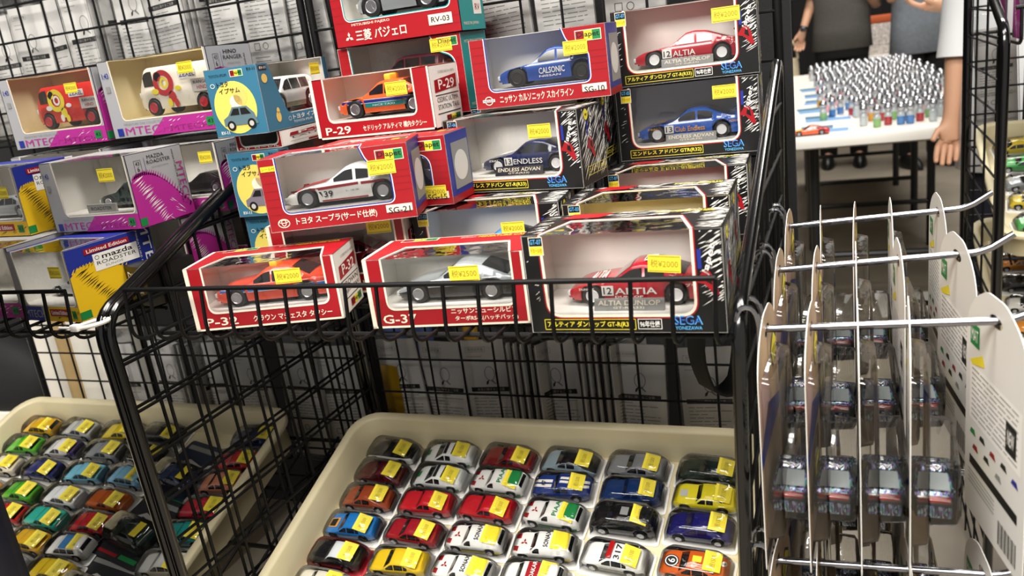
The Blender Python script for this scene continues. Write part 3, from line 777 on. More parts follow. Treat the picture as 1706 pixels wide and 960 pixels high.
pbox('low red box hidden beneath the stack behind SG-21', (-.600,.815,BZ), 0, 'P-28', 'グロリア', ['GLORIA','TAXI'], W=.15, H=.0765)
rvbox('low red and teal box at the bottom rear of the right basket', (-.600,.925,BZ), 0, H=.0765, W=.16)
sega('low black box at the bottom rear beneath the SG-10 box', (-.430,.955,BZ), 0, 'GT-01', 'カストロール GT', seed=22, H=.0765, W=.15)
# --- first upper level
z1 = BZ+.0788
b = sgbox('red box lettered SG-21 holding a white and red race car', (-.535,.672,z1+.0012), 17, 'SG-21', 'トヨタ スープラ(サード仕様)', W=.149, H=.073, price=(.108,.045,.027,.0145), seal=True)
def supra(mb, c):
    c.side_patch(mb, .06, .60, lambda t: c.H*(.42+.15*t), lambda t: c.H*(.50+.13*t), RED, .0004); c.side_patch(mb, .62, .80, .50, .57, RED, .0004)
    c.side_patch(mb, .30, .66, .14, .18, RED, .0004); c.side_patch(mb, .86, .97, .30, .40, RED, .0004)
    f = sideface(mb, c, .4); f.poly([(c.X(.285),c.H*.42),(c.X(.305),c.H*.42),(c.X(.315),c.H*.27)], INK, 2); f.text('39', c.X(.325), c.H*.26, c.X(.395), c.H*.43, INK, 2); f.text('トヨタ', c.X(.5), c.H*.36, c.X(.6), c.H*.40, INK, 2, False)
    c.top_patch(mb, .05, .32, -.5, .5, RED, .0005)
b.car('sport', .130, P_WHITE, 'white race car model number 39 with red stripes in the SG-21 box', .54, .5, deco=supra, H=.0365, extra=wing(P_BLACK))
b = sgbox('dark red box with price tag peeking out right of the SG-21 box', (-.530,.768,z1), 2, 'SG-15', 'ニッサン スカイライン', W=.15, D=.06, H=.072, maker='bar', price=(.119,.008,.025,.013))
b.car('sport', .105, P_NAVY, 'dark car model in the box peeking out right of SG-21', .5, .5)
b = sega('black streaked box with navy race car lettered ENDLESS', (-.410,.835,z1), -6, 'GT-06', 'エンドレス アドバン GT-R(R33)', seed=15, W=.158, H=.080, price=(.102,.054,.026,.0145), plaque=('ENDLESS ADVAN', True))
b.car('coupe', .116, P_NAVY, 'navy race car model lettered ENDLESS', .55, .6, rim=RIMW, deco=race_deco('13','ENDLESS',WHITE,None,(.36,.66),WHITE,'ZEAL','ADVAN'), extra=wing(P_NAVY))
b = sega('black streaked box with blue race car number 13 at the right edge', (-.252,.975,z1), 2, 'GT-05', 'エンドレス アドバン GTR(R32)', seed=16, W=.160, H=.084, price=(.110,.062,.026,.0145), plaque=('ENDLESS ADVAN', False))
b.car('coupe', .124, P_LBLUE, 'mid blue race car model number 13', .50, .6, rim=RIMW, deco=race_deco('13','Club Endless',mat('orange_lettering','#e8a43a',.4),None,(.36,.64),WHITE,'ZEAL','ADVAN'), extra=wing(P_LBLUE))
b = pbox('hidden dark box under the box lettered P-29', (-.545,.834,z1), 0, 'P-31', 'クラウン', ['CROWN','TAXI'], W=.13, D=.085, H=.072)
rvbox('hidden red and teal box under the two off-roader boxes', (-.592,.925,z1), 0, H=.0795, W=.165)
sega('hidden black box under the box lettered SG-10', (-.420,.925,z1), 0, 'GT-04', 'カルソニック GT-R(R32)', seed=23, W=.158, H=.0835, D=.08)
# --- second upper level
b = pbox('red and white box lettered P-29 with an orange taxi', (-.561,.822,z1+.0735), 0, 'P-29', 'セドリック アルティマ 構内タクシー', ['CEDRIC ULTIMA','STATION TAXI'], W=.150, H=.066, D=.072, xr=.86, price=(.096,.040,.026,.0145))
b.car('sedan', .126, P_ORANGE, 'orange taxi model with teal stripe inside the P-29 box', .57, .5, H=.038, deco=taxi_deco(BLUEP, True), extra=taxi_sign)
b = sgbox('red box lettered SG-10 with a blue race car', (-.381,.868,z1+.085), 4, 'SG-10', 'ニッサン カルソニック スカイライン', W=.150, H=.074, maker='bar', price=(.104,.046,.026,.0145))
b.car('coupe', .120, P_BLUE, 'blue race car model lettered CALSONIC', .56, .5, rim=RIMD, H=.038, deco=race_deco(None,'CALSONIC',WHITE,'NISSAN',(.40,.64),None,None,None,False,(.2,.3),False), extra=wing(P_BLUE))
b = sega('topmost black streaked box with red race car number 12 at the right', (-.250,.973,z1+.0855), 4, 'GT-07', 'アルティア ダンロップ GT-R(R33)', second='96年仕様', seed=17, W=.160, H=.084, price=(.112,.058,.030,.0155), plaque=('ALTIA DUNLOP', False))
b.car('coupe', .126, P_RED, 'red race car model number 12 in the topmost black box', .52, .6, rim=RIMW, deco=race_deco('12','ALTIA',WHITE,'DUNLOP',(.36,.56),rear='プリン'), extra=wing(P_RED))
b = rvbox('red and teal off-roader box below the one lettered RV-03', (-.582,.926,z1+.0805), -1, H=.0905, price=(.128,.072,.028,.015))
b.car('wagon', .118, paint('dusk_red_paint','#6d3038'), 'dark red off-roader model in the lower red and teal box', .52, .5, H=.042, wr=.010)
b = rvbox('red and teal off-roader box lettered RV-03 at the top', (-.577,.920,z1+.0805+.0912), 0, H=.0905)
b.car('wagon', .122, P_SILVER, 'off-roader model with big black tyres in the RV-03 box', .52, .5, H=.044, wr=.0125, zones=two_tone(None, P_SILVER, .4))
# --- blue family car boxes, end on
ib = lambda lab, y, z, yaw, **k: ibox(lab, (-.598, y, z), yaw, **k)
ib('lowest blue box with round yellow picture at the left of the right basket', .800, BZ, 4, W=.145, H=.0745)
b = ib('middle blue box with round yellow picture beneath the white family car', .792, BZ+.0755, 4, H=.0745, picture='red')
b = ib('topmost blue box with round yellow picture and a white family car', .784, BZ+.151+.0185, 3, H=.075, price=(.108,.055,.022,.014))
b.car('wagon', .112, P_WHITE, 'white family car model with tan sill in the topmost blue box', .60, .5, H=.041, zones=lambda t, k, c: mat('tan_paint','#8d8065',.3) if k < 1 else None)
pbox('flat red box wedged between the two upper blue boxes', (-.66,.80,BZ+.1507), 3, 'P-27', 'ローレル', ['LAUREL'], W=.062, D=.14, H=.018)

# --- left basket
mt = lambda *a, **k: mbox(*a, **k)
b = mt('far left magenta and grey box low in the left basket', (-1.035,.650,BZ), 0, .150, .08, .083, title='RX-7')
b = mt('blue and golden box with white maker label at the front of the left basket', (-.876,.642,BZ), -5, .098, .115, .080, lim=True, inner=INNERG, price=(.066,.050,.02,.013), seed=5, xl=.09)
b.car('sport', .082, P_SILVER, 'silver roadster model in the blue and golden front box', .53, .4, glass=GLASS)
b = mt('hidden grey box low behind the blue and golden front box', (-.88,.78,BZ), 0, .13, .09, .079)
mt('low grey box at the rear left of the left basket', (-1.075,.775,BZ), 0, .16, .09, .079); mt('low grey box at the rear of the left basket under the red truck', (-1.08,.89,BZ), 0, .165, .08, .079); mt('low grey box at the rear under the cream truck', (-.89,.89,BZ), 0, .165, .08, .079)
b = mt('blue and golden box holding a silver saloon at the left edge', (-1.062,.716,z1+.0055), -3, .148, .085, .082, lim=True, inner=INNERG, price=(.108,.046,.022,.014), seed=6)
b.car('sedan', .092, P_SILVER, 'silver saloon model at the left edge of the left basket', .62, .4)
b = mt('grey and magenta box with a dark green roadster', (-.879,.716,z1+.0045), 0, .133, .088, .083, inner=INNERG, price=(.088,.056,.024,.015), seed=7, xl=.15)
b.car('coupe', .088, P_DGREEN, 'dark green roadster model with white name plate', .65, .55, H=.030)
mb = MB(); mb.box(-.0001,0,0,.044,.003,.010,LGREY); f = Face(mb, (0,0,0), (1,0,0), (0,0,1)); f.text('ROADSTER', .006,.003,.038,.007,INK,1); mb.build('name_plaque', b.root, loc=(.045,.012,b.zb))
b = mt('grey and magenta box half hidden behind the dark green roadster', (-.838,.820,z1), 0, .13, .072, .0835, seed=8, price=(.102,.060,.02,.014)); b.car('sport', .09, P_BLACK, 'black car model in the half hidden grey box', .58, .5)
mt('hidden grey box under the box with the red truck', (-1.08,.84,z1), 0, .17, .085, .0885); mt('hidden grey box under the cream truck box', (-.900,.900,z1), 0, .17, .085, .088)
b = mt('grey and magenta box with a red delivery truck', (-1.074,.850,z1+.097), 0, .170, .085, .095, inner=CREAMCARD, title='RANGER', seed=9, price=(.118,.066,.022,.013), maker='HINO')
def swirl(cols):
    def d(mb, c):
        f = sideface(mb, c, .5); H = c.H; X = c.X; A, B = cols
        f.ring(X(.36), H*.66, H*.27, H*.27, H*.12, A, 2); f.ring(X(.37), H*.66, H*.11, H*.12, H*.05, B, 3); f.disc(X(.30), H*.80, H*.1, H*.1, A, 2)
        f.disc(X(.44), H*.36, H*.1, H*.12, A, 2); f.disc(X(.40), H*.24, H*.06, H*.09, B, 3); f.disc(X(.48), H*.22, H*.06, H*.09, A, 3); f.disc(X(.24), H*.5, H*.1, H*.06, B, 3); f.disc(X(.53),H*.52,H*.09,H*.05,B,3)
        f.rect(X(.56), H*.70, X(.78), H*.86, WHITE, 2); f.text('ZEXEL', X(.575), H*.73, X(.765), H*.83, BLUEP, 3)
        f.rect(X(.70), H*.40, X(.95), H*.66, LGREY, 2); f.text('RANGER', X(.73), H*.56, X(.92), H*.62, INK, 3, False); f.text('HINO', X(.76), H*.44, X(.88), H*.52, RED, 3)
    return d
b.car('truck', .126, P_FIRE, 'red delivery truck model with yellow swirl', .55, .5, W=.048, H=.056, wr=.0105, rim=RIMR, deco=swirl((YEL, WHITE)), roofw=.93)
b = mt('grey and magenta box with a cream delivery truck', (-.894,.852,z1+.0975), 0, .176, .085, .098, inner=CREAMCARD, title='RANGER', seed=10, price=(.128,.070,.024,.014), maker='HINO')
b.car('truck', .130, P_CREAM, 'cream delivery truck model with red swirl', .58, .5, W=.048, H=.060, wr=.0105, rim=RIMR, deco=swirl((mat('truck_red','#c4262e',.4), YEL)), roofw=.93)
b = Box('toy_car_box', 'black minicar box standing inside the divider of the left basket', (-.772,.700,BZ), -20, .05, .06, .045, None)
mb = MB(); mb.rbox(0,0,0,.05,.06,.045,BLACK,.001,2); mb.build('carton', b.root); b.F.text('DiaPet', .008,.026,.044,.038,WHITE,3); b.F.text('MINICAR', .014,.014,.038,.019,LGREY,3,False); b.finish()

# ------------------------------------------------------------------ the hall
FLOORM = mat('dull_concrete', '#857c6e', .55, noise=.22, nscale=2.2, bump=.05)
mb = MB(); mb.box(-9, -3, -.1, 9, 13, 0, FLOORM); struct(mb.build('floor'))
WALLM = mat('dim_hall_wall', '#3c3a38', .9)
mb = MB(); mb.box(-9, 13, 0, 9, 13.2, 5, WALLM); struct(mb.build('wall_back'))
mb = MB(); mb.box(-9.2, -3, 0, -9, 13.2, 5, WALLM); struct(mb.build('wall_left'))
mb = MB(); mb.box(9, -3, 0, 9.2, 13.2, 5, WALLM); struct(mb.build('wall_right'))
mb = MB(); mb.box(-9.2, -3, 5, 9.2, 13.2, 5.2, mat('grey_ceiling', '#8a8884', .9)); struct(mb.build('ceiling'))
# dark display partition behind the hanging packs
mb = MB(); mb.box(-2.2, 1.215, 0, -.07, 1.235, 1.75, mat('black_partition_cloth', '#141315', .9, bump=.2, nscale=300)); struct(mb.build('trim_1'))

# ------------------------------------------------------------------ wire display stand
GP = .0538
def grid_panel(label, x0, x1, z0, z1, y):
    r = thing('mesh_panel', label, 'wire panel', (0, 0, 0), (0, 0, 0), 'wire mesh panels of the display stand')
    mb = MB(); mb.tube([(x0,y,z0),(x0,y,z1)], .0055, WIRE, 10); mb.tube([(x1,y,z0),(x1,y,z1)], .0055, WIRE, 10)
    mb.tube([(x0,y,z0),(x1,y,z0)], .0045, WIRE); mb.tube([(x0,y,z1),(x1,y,z1)], .0045, WIRE); mb.build('panel_frame', r)
    mb = MB(); k0 = math.ceil((x0+.655+.012)/GP); x = -.655+k0*GP
    while x < x1-.012:
        mb.tube([(x,y,z0),(x,y,z1)], .0018, WIRE, 6, caps=False); x += GP
    z = .702-.0551*4
    while z < z1-.02:
        if z > z0: mb.tube([(x0,y-.003,z),(x1,y-.003,z)], .0018, WIRE, 6, caps=False)
        z += .0551
    mb.build('wire_mesh', r); return r
grid_panel('black wire mesh panel at the back of the right bay, behind the stacked red boxes', -.698, -.075, .02, 1.52, 1.06)
grid_panel('black wire mesh panel at the back of the left bay, behind the magenta boxes', -1.45, -.712, .02, 1.52, 1.06)
def arc(p0, p1, p2, n=6):
    P = [Vector(p) for p in (p0, p1, p2)]
    return [tuple(P[0]*(1-t)**2+P[1]*2*t*(1-t)+P[2]*t*t) for t in [i/n for i in range(n+1)]]
def side_frame(label, x, yf=.598, yb=1.03, off=0, rt=.0056, ry=0, dz=0, pitch=.0505):
    r = thing('side_frame', label, 'stand frame', (x, 0, 0), (0, ry, 0), 'tube side frames of the display stand')
    z0, z1 = .985+dz, 1.147+dz
    pts = [(0,yf,0),(0,yf,z0-.03)] + arc((0,yf,z0-.025),(0,yf,z0+.005),(0,yf+.03,z0+.014)) + [(0,yb-.045,z1-.012)] + arc((0,yb-.03,z1-.006),(0,yb,z1),(0,yb,z1-.03)) + [(0,yb,0)]
    mb = MB(); mb.tube(pts, rt, TUBEM, 12); mb.build('tube_frame', r)
    mb = MB(); y = yf+.05
    while y < yb-.02:
        top = z0+.014+(y-yf-.03)*(z1-.012-z0-.014)/(yb-.045-yf-.03) if y < yb-.045 else z1-.01
        mb.tube([(off,y,.05),(off,y,top)], .0020, WIRE, 6, caps=False); y += pitch
    z = .08
    while z < z1-.03:
        ys = yf if z < z0 else yf+.03+(z-z0-.014)*(yb-.075-yf)/(z1-.012-z0-.014)
        mb.tube([(off+.002,ys,z),(off+.002,yb,z)], .0020, WIRE, 6, caps=False); z += .0535
    mb.build('wire_mesh', r); return r
side_frame('black tube side frame on the right of the baskets, carrying the chrome hooks', -.104, ry=R(1.5))
side_frame('black tube side frame between the bays, right one of the pair', -.669, ry=R(-2))
side_frame('black tube side frame between the bays, left one of the pair', -.681, ry=R(-2))
def basket(label, x0, x1, n):
    r = thing('wire_basket', label, 'basket', (0, 0, 0), (0, 0, 0), 'black wire baskets')
    for nm, y, z in (('front_rail', .586, 1.0215), ('rear_rail', 1.045, .9655)):
        mb = MB(); mb.tube([(x0,y,z),(x1,y,z)], .0023, WIRE, 10); mb.build(nm, r)
    for k in range(n):
        x = x0 + (x1-x0)*k/(n-1)
        mb = MB(); mb.tube([(x,.586,1.021),(x-.0015,.584,.988)] + arc((x-.0015,.584,.985),(x-.002,.583,.9665),(x,.606,.9675)) + [(x,1.045,.9690)], .0018, WIRE, 8); mb.build('prong', r)
    for y in (.62,.70,.80,.90,.99):
        mb = MB(); mb.tube([(x0-.008,y,.9645),(x1+.008,y,.9645)], .0024, WIRE, 8); mb.build('cross_wire', r)
    return r
basket('black wire basket of the right bay holding red and black boxes', -.653, -.091, 19)
basket('black wire basket of the left bay holding grey and magenta boxes', -1.325, -.732, 20)
r = tag(MB().build('x') if False else thing('cable_tie', 'white plastic tie at the joint of the left baskets and frame post', 'cable tie', (-.712,.592,.985)), 'white plastic tie at the joint of the left baskets and frame post', 'cable tie')
mb = MB(); mb.tube([(.017*math.cos(a)-.001,.013*math.sin(a),.002*math.cos(a)) for a in [2*math.pi*k/16 for k in range(16)]], .0022, WHITE, 8, closed=True); mb.build('tie_band', r)
mb = MB(); mb.rbox(-.014,-.018,-.003,-.004,-.011,.004,WHITE,.001,2); mb.tube([(-.010,-.014,0),(-.03,-.016,.001)],.0013,WHITE,6); mb.build('tie_head', r)
TILT = R(18.5)
def shelf(label, x0, x1):
    r = thing('wire_shelf', label, 'wire shelf', (0, .98, .6512), (TILT, 0, 0), 'slanted wire shelves under the trays')
    mb = MB()
    for y in (-.40,-.30,-.2,-.1,.0): mb.tube([(x0,y,0),(x1,y,0)], .003, WIRE, 6)
    mb.tube([(x0,.005,.0),(x0,-.43,.0)], .004, WIRE); mb.tube([(x1,.005,0),(x1,-.43,0)], .004, WIRE); mb.build('shelf_frame', r)
    mb = MB(); x = x0+.05
    while x < x1-.02:
        mb.tube([(x,.005,.003),(x,-.43,.003),(x,-.44,.02)], .002, WIRE, 6); x += .05
    mb.build('wire_mesh', r); return r
shelf('slanted black wire shelf under the right cream tray', -.672, -.102)
shelf('slanted black wire shelf under the left cream tray', -1.34, -.712)
def lower_shelf(label, x0, x1, z):
    r = thing('wire_shelf', label, 'wire shelf', (0, 0, z), (0, 0, 0), 'lower wire shelves of the stand')
    mb = MB()
    for y in (.62,.72,.82,.92,1.02): mb.tube([(x0,y,0),(x1,y,0)], .003, WIRE, 6)
    mb.build('shelf_frame', r); mb = MB(); x = x0+.03
    while x < x1: mb.tube([(x,.61,.003),(x,1.04,.003)], .002, WIRE, 6); x += .05
    mb.build('wire_mesh', r)
lower_shelf('flat black wire shelf low in the right bay', -.66, -.115, .36)
lower_shelf('flat black wire shelf low in the left bay', -1.34, -.712, .36)

# ------------------------------------------------------------------ trays
def rrect(w, d, r, z, n=6, yc=0):
    out = []
    for cx, cy, a0 in ((w/2-r, d/2-r, 0), (-w/2+r, d/2-r, 90), (-w/2+r, -d/2+r, 180), (w/2-r, -d/2+r, 270)):
        for k in range(n+1):
            a = R(a0+90*k/n); out.append((cx+r*math.cos(a), cy+r*math.sin(a)+yc, z))
    return out
def tray(label, x0, x1, loc, tilt, d=.42, h=.052, group='shallow cream plastic trays', rz=0):
    """origin: middle of the back edge on the underside; local +y runs up the slope"""
    r = thing('plastic_tray', label, 'tray', loc, (tilt, 0, rz), group)
    w = x1-x0; mb = MB(); c = -d/2
    mb.rings([rrect(w-.018,d-.018,.034,0,6,c), rrect(w-.014,d-.014,.036,h*.8,6,c), rrect(w-.012,d-.012,.036,h*.82,6,c), rrect(w+.002,d+.002,.04,h*.84,6,c), rrect(w+.003,d+.003,.04,h*.97,6,c), rrect(w,d,.04,h,6,c),
              rrect(w-.020,d-.020,.034,h,6,c), rrect(w-.025,d-.025,.032,h*.95,6,c), rrect(w-.032,d-.032,.026,.009,6,c), rrect(w-.036,d-.036,.024,.004,6,c)], TRAYM)
    mb.build('tray_body', r, sharp=60); return r
TR_R = (-.392, .985, .660); TR_L = (-1.088, .985, .6605)
tray('cream plastic tray of toy cars in the right bay', -.682, -.102, TR_R, TILT)
tray('cream plastic tray of toy cars in the left bay', -1.378, -.798, TR_L, TILT)

# ------------------------------------------------------------------ toy cars in blister packs
PC = {}
def pk(h): return paint('toy_paint_'+h.lower(), '#'+h)
def toy(style, col, label, X, v, base, group, L=.074, W=.031, H=.0225, zones=None, deco=None, glass=None, rim=None, wr=None, roofw=.72, rz=None, sticker=True, card=None, rng=random, tilt=TILT, row=None, stxt='税1500', fancy=True, name='toy_car'):
    """v: distance down the slope from the reference line of the tray floor"""
    ct, st = math.cos(tilt), math.sin(tilt); lz = .0042
    ly = v-.0
    loc = (X, base[1] + ly*ct - lz*st, base[2] + ly*st + lz*ct)
    rz = R(rng.uniform(-5, 3)) if rz is None else rz
    r = thing(name, label, 'toy car', loc, (0, 0, 0), group)
    r.rotation_euler = (Matrix.Rotation(tilt, 3, 'X') @ Matrix.Rotation(rz, 3, 'Z')).to_euler()
    c = Car(style, L, W, H, wr or H*.255, roofw); up = .003
    p = pk(col) if isinstance(col, str) else col
    parts0 = set(r.children)
    c.build(r, p, glass or GLASS, rim or RIM, zones, 0, deco, lamps=False)
    for o in set(r.children)-parts0: o.location.z = up
    mb = MB(); mb.rings([rrect(.0875,.0438,.004,0,3), rrect(.0875,.0438,.004,.0022,3), rrect(.0855,.042,.004,.003,3)], card or BLISW); mb.build('backing_card', r)
    mb = MB(); w2 = W+.0065; l2 = L+.004
    mb.rings([rrect(.083,.0425,.004,.0031,4), rrect(l2+.001,w2+.001,.006,.0036,4), rrect(l2,w2,.008,up+H*.45,4), rrect(l2*.96,w2*.95,.009,up+H*.62,4), rrect(l2*.80,w2*.84,.010,up+H*.98,4), rrect(l2*.72,w2*.74,.010,up+H*1.07,4)], BLIS, cap0=False)
    mb.build('clear_blister', r, sharp=80)
    if sticker:
        mb = MB(); x0 = c.X(.66); x1 = c.X(.90); zt = up+H*1.075+.0006; z1 = up+H*.86+.0006
        a = rng.uniform(-.12, .12); o = Vector((x0, -W*.45+x0*a, zt)); u = Vector((x1-x0, (x1-x0)*a, z1-zt)); f = Face(mb, o, u, (0,1,0))
        f.rect(0,0,u.length,W*.80,STICK,1)
        f.text(stxt, u.length*.1, W*.3, u.length*.9, W*.5, STINK, 2, False, rot=R(90)) if fancy else None
        mb.build('price_sticker', r)
    return r, c
def roof_zone(cm, t0=.40, t1=1):
    return lambda t, k, c: cm if (k >= 5 and t0 < t < t1) else None
def hood_roof(cm): return lambda t, k, c: cm if k >= 4 else None
def lower(cm, n=2): return lambda t, k, c: cm if k < n else None
def top_text(s, m, t=.54, w=.09, sub=None):
    def d(mb, c):
        g = Face(mb, (c.X(t), 0, c.H*1.02+.0004), (0,1,0), (-1,0,0)); g.text(s, -c.W*.3, -.004, c.W*.3, .004, m, 1)
        if sub: sub(mb, c)
    return d
def rally_deco(col, word):
    def d(mb, c):
        c.side_patch(mb, .28, .95, .16, .36, col, .0004); c.side_patch(mb, .3, .72, .36, .42, INK, .0004)
        f = sideface(mb, c, .5); f.text('STAR', c.X(.5), c.H*.18, c.X(.78), c.H*.34, WHITE, 3)
        c.top_patch(mb, .74, .93, -.95, .95, col, .0006)
        c.top_patch(mb, .01, .10, -.9, -.4, RED, .0006); c.top_patch(mb, .01, .10, .4, .9, RED, .0006)
        z = c.top(.18)+.0013
        for a in (90, 210, 330):
            u = Vector((math.cos(R(a)), math.sin(R(a)))); v = Vector((-u.y, u.x)); q = Vector((c.X(.18), 0))
            mb.poly([(*(q),z), (*(q+u*.0025-v*.0013),z), (*(q+u*.005),z), (*(q+u*.0025+v*.0013),z)], RED)
        g = Face(mb, (c.X(.58), 0, c.H*1.02+.0006), (0,1,0), (-1,0,0)); g.text(word, -c.W*.36, -.003, c.W*.36, .003, col if col is GREENP else INK, 1)
    return d
def stripes2(m):
    def d(mb, c):
        for a, b in ((.02,.33),(.49,.64),(.84,.98)):
            c.top_patch(mb, a, b, -.42, -.10, m, .0006); c.top_patch(mb, a, b, .10, .42, m, .0006)
        g = Face(mb, (c.X(.18), 0, c.top(.18)+.0016), (0,1,0), (-1,0,0)); g.text('67', -.004,-.003,.004,.003, INK, 1)
    return d
def police_deco(mb, c):
    c.side_patch(mb, .30, .95, .20, .34, GREENP, .0004); c.side_patch(mb, .3, .9, .38, .42, BLUEP, .0004)
    c.top_patch(mb, .02, .12, -.2, .5, GREENP, .0006); c.top_patch(mb, .47, .53, -.9, .9, INK, .0007)
def d317(mb, c):
    g = Face(mb, (c.X(.58), 0, c.H*1.02+.0004), (0,1,0), (-1,0,0)); g.text('317', -c.W*.34, -.0035, c.W*.30, .0035, INK, 2)
    mb.rbox(c.X(.46)-.003, -c.W*.36, c.H*1.0, c.X(.46)+.0032, c.W*.36, c.H*1.0+.0028, LAMPR, .001, 2)
def d6(mb, c):
    g = Face(mb, (c.X(.17), 0, c.top(.17)+.0014), (0,1,0), (-1,0,0)); g.disc(0,0,.0085,.0085,INK,1); g.disc(0,0,.0072,.0072,WHITE,2); g.disc(0,0,.006,.006,INK,3); g.text('6', -.0028,-.004,.0028,.004, WHITE, 4)
    q = Face(mb, (c.X(.93), 0, c.top(.93)+.0014), (0,1,0), (-1,0,0)); q.disc(.004,0,.0035,.0035,WHITE,1); q.text('6', .003,-.002,.005,.002, INK, 2)
    g2 = Face(mb, (c.X(.56), 0, c.H*1.02+.0006), (0,1,0), (-1,0,0)); g2.rect(-.004,-.005,.004,.005,YEL,1)
def hot(col, word):
    def d(mb, c):
        c.top_patch(mb, .45, .64, -.9, .9, col, .0006); g = Face(mb, (c.X(.55), 0, c.H*1.02+.0009), (0,1,0), (-1,0,0)); g.text(word, -c.W*.34, -.0025, c.W*.34, .0025, WHITE, 1)
        c.side_patch(mb, .35, .75, .2, .35, col, .0004)
    return d
rt = random.Random(42)
XS = [-.617,-.526,-.438,-.348,-.259,-.168]; VS = [-.028,-.070,-.115,-.162,-.208,-.253]
BL_ = pk('131315')
RC = [ # column, row, style, colour, description, extras
 (0,0,'coupe','ECEBE6','white open toy coupe with black bonnet and roof',dict(zones=hood_roof(BL_))),
 (1,0,'super','EEF0EC','upper white toy supercar with green police stripes',dict(deco=police_deco)),
 (2,0,'sport','7C1119','dark red toy sports car touching the tray back wall',dict()),
 (3,0,'beetle','8FA4AE','pale steel blue toy coupe with black roof',dict(zones=roof_zone(BL_,.38))),
 (4,0,'coupe','7B7D80','grey toy coupe with black windows',dict()),
 (5,0,'sport','0E221C','black green classic toy coupe',dict()),
 (0,1,'sport','4E0B16','dark maroon low toy sports car with glossy dome',dict(glass=pk('2A080D'))),
 (1,1,'super','EDF0EB','lower white toy supercar with green police stripes',dict(deco=police_deco)),
 (2,1,'rally','EFEEE8','white and green toy rally truck, left one of two',dict(deco=rally_deco(GREENP,'PIAA'))),
 (3,1,'muscle','1B3578','blue toy car with twin white racing stripes',dict(deco=stripes2(WHITE),style2=0)),
 (4,1,'muscle','16305F','plain dark blue toy muscle car',dict(glass=pk('0D1E3E'))),
 (5,1,'muscle','E9D928','yellow toy muscle car with lettered flanks',dict(zones=lower(pk('D9D9D0'),1),deco=lambda mb,c: (sideface(mb,c,.5).text('MACHINE',c.X(.35),c.H*.2,c.X(.65),c.H*.34,INK,2), c.top_patch(mb,.1,.22,-.35,.35,LGREY,.0006)))),
 (0,2,'beetle','9A4424','copper brown toy coupe',dict()),
 (1,2,'muscle','C21E28','red notchback toy coupe, upper of two in its file',dict()),
 (2,2,'muscle','BE1622','red toy coupe with long red bonnet, third file',dict()),
 (3,2,'rally','EFEEE8','white and green toy rally truck, right one of two',dict(deco=rally_deco(GREENP,'PIAA'))),
 (4,2,'wagon','141517','large black toy van with grey roof hatch',dict(H=.029,L=.078,deco=lambda mb,c: c.top_patch(mb,.48,.6,-.5,.5,GREY,.0008))),
 (5,2,'beetle','1C1A5E','deep violet blue toy coupe',dict(H=.025,glass=pk('14123C'))),
 (0,3,'sedan','2277C2','blue toy rally saloon with printed bonnet',dict(rim=RIMD,deco=lambda mb,c: (c.top_patch(mb,.05,.24,-.5,.5,ORP,.0006), c.top_patch(mb,.08,.20,-.4,.4,INK,.0008)))),
 (1,3,'sedan','991A26','dark red classic toy saloon beside the blue rally saloon',dict()),
 (2,3,'rally','EFEEE8','white and yellow toy rally truck in the third file, upper',dict(deco=rally_deco(YEL,'SONAX'))),
 (3,3,'rally','EFEEE8','white and yellow toy rally truck in the fourth file',dict(deco=rally_deco(YEL,'SONAX'))),
 (4,3,'sedan','EDEDE8','white toy patrol saloon numbered 317',dict(zones=lower(BL_,2),deco=d317)),
 (5,3,'sedan','C4571F','orange toy saloon numbered 6 on the bonnet',dict(deco=d6)),
 (0,4,'muscle','16171A','black toy coupe with white roof on a red card',dict(zones=roof_zone(pk('DDE3E6'),.40,.66),card=mat('red_card','#b8202c',.4))),
 (1,4,'sedan','E3BE22','yellow toy coupe with black windows near the tray front',dict()),
 (2,4,'rally','EFEEE8','white and yellow toy rally truck in the third file, lower',dict(deco=rally_deco(YEL,'SONAX'))),
 (3,4,'wagon','EDECE6','white toy van with red sponsor roof',dict(H=.027,deco=hot(RED,'DAKAR'))),
 (0,5,'sedan','E6E0CC','pale cream toy saloon in the nearest row',dict()),
 (1,5,'coupe','C7C9CC','silver toy coupe in the nearest row',dict()),
 (2,5,'sport','E8E6DE','white toy sports car in the nearest row',dict()),
 (3,5,'sedan','2B5AA5','blue toy saloon in the nearest row',dict()),
 (4,5,'wagon','EDECE6','white and yellow topped toy wagon in the nearest row',dict(zones=roof_zone(pk('E2C92A'),.4))),
 (5,5,'coupe','8E1B22','dark red toy coupe in the nearest row',dict()),
]
GR = 'toy cars in the right cream tray'
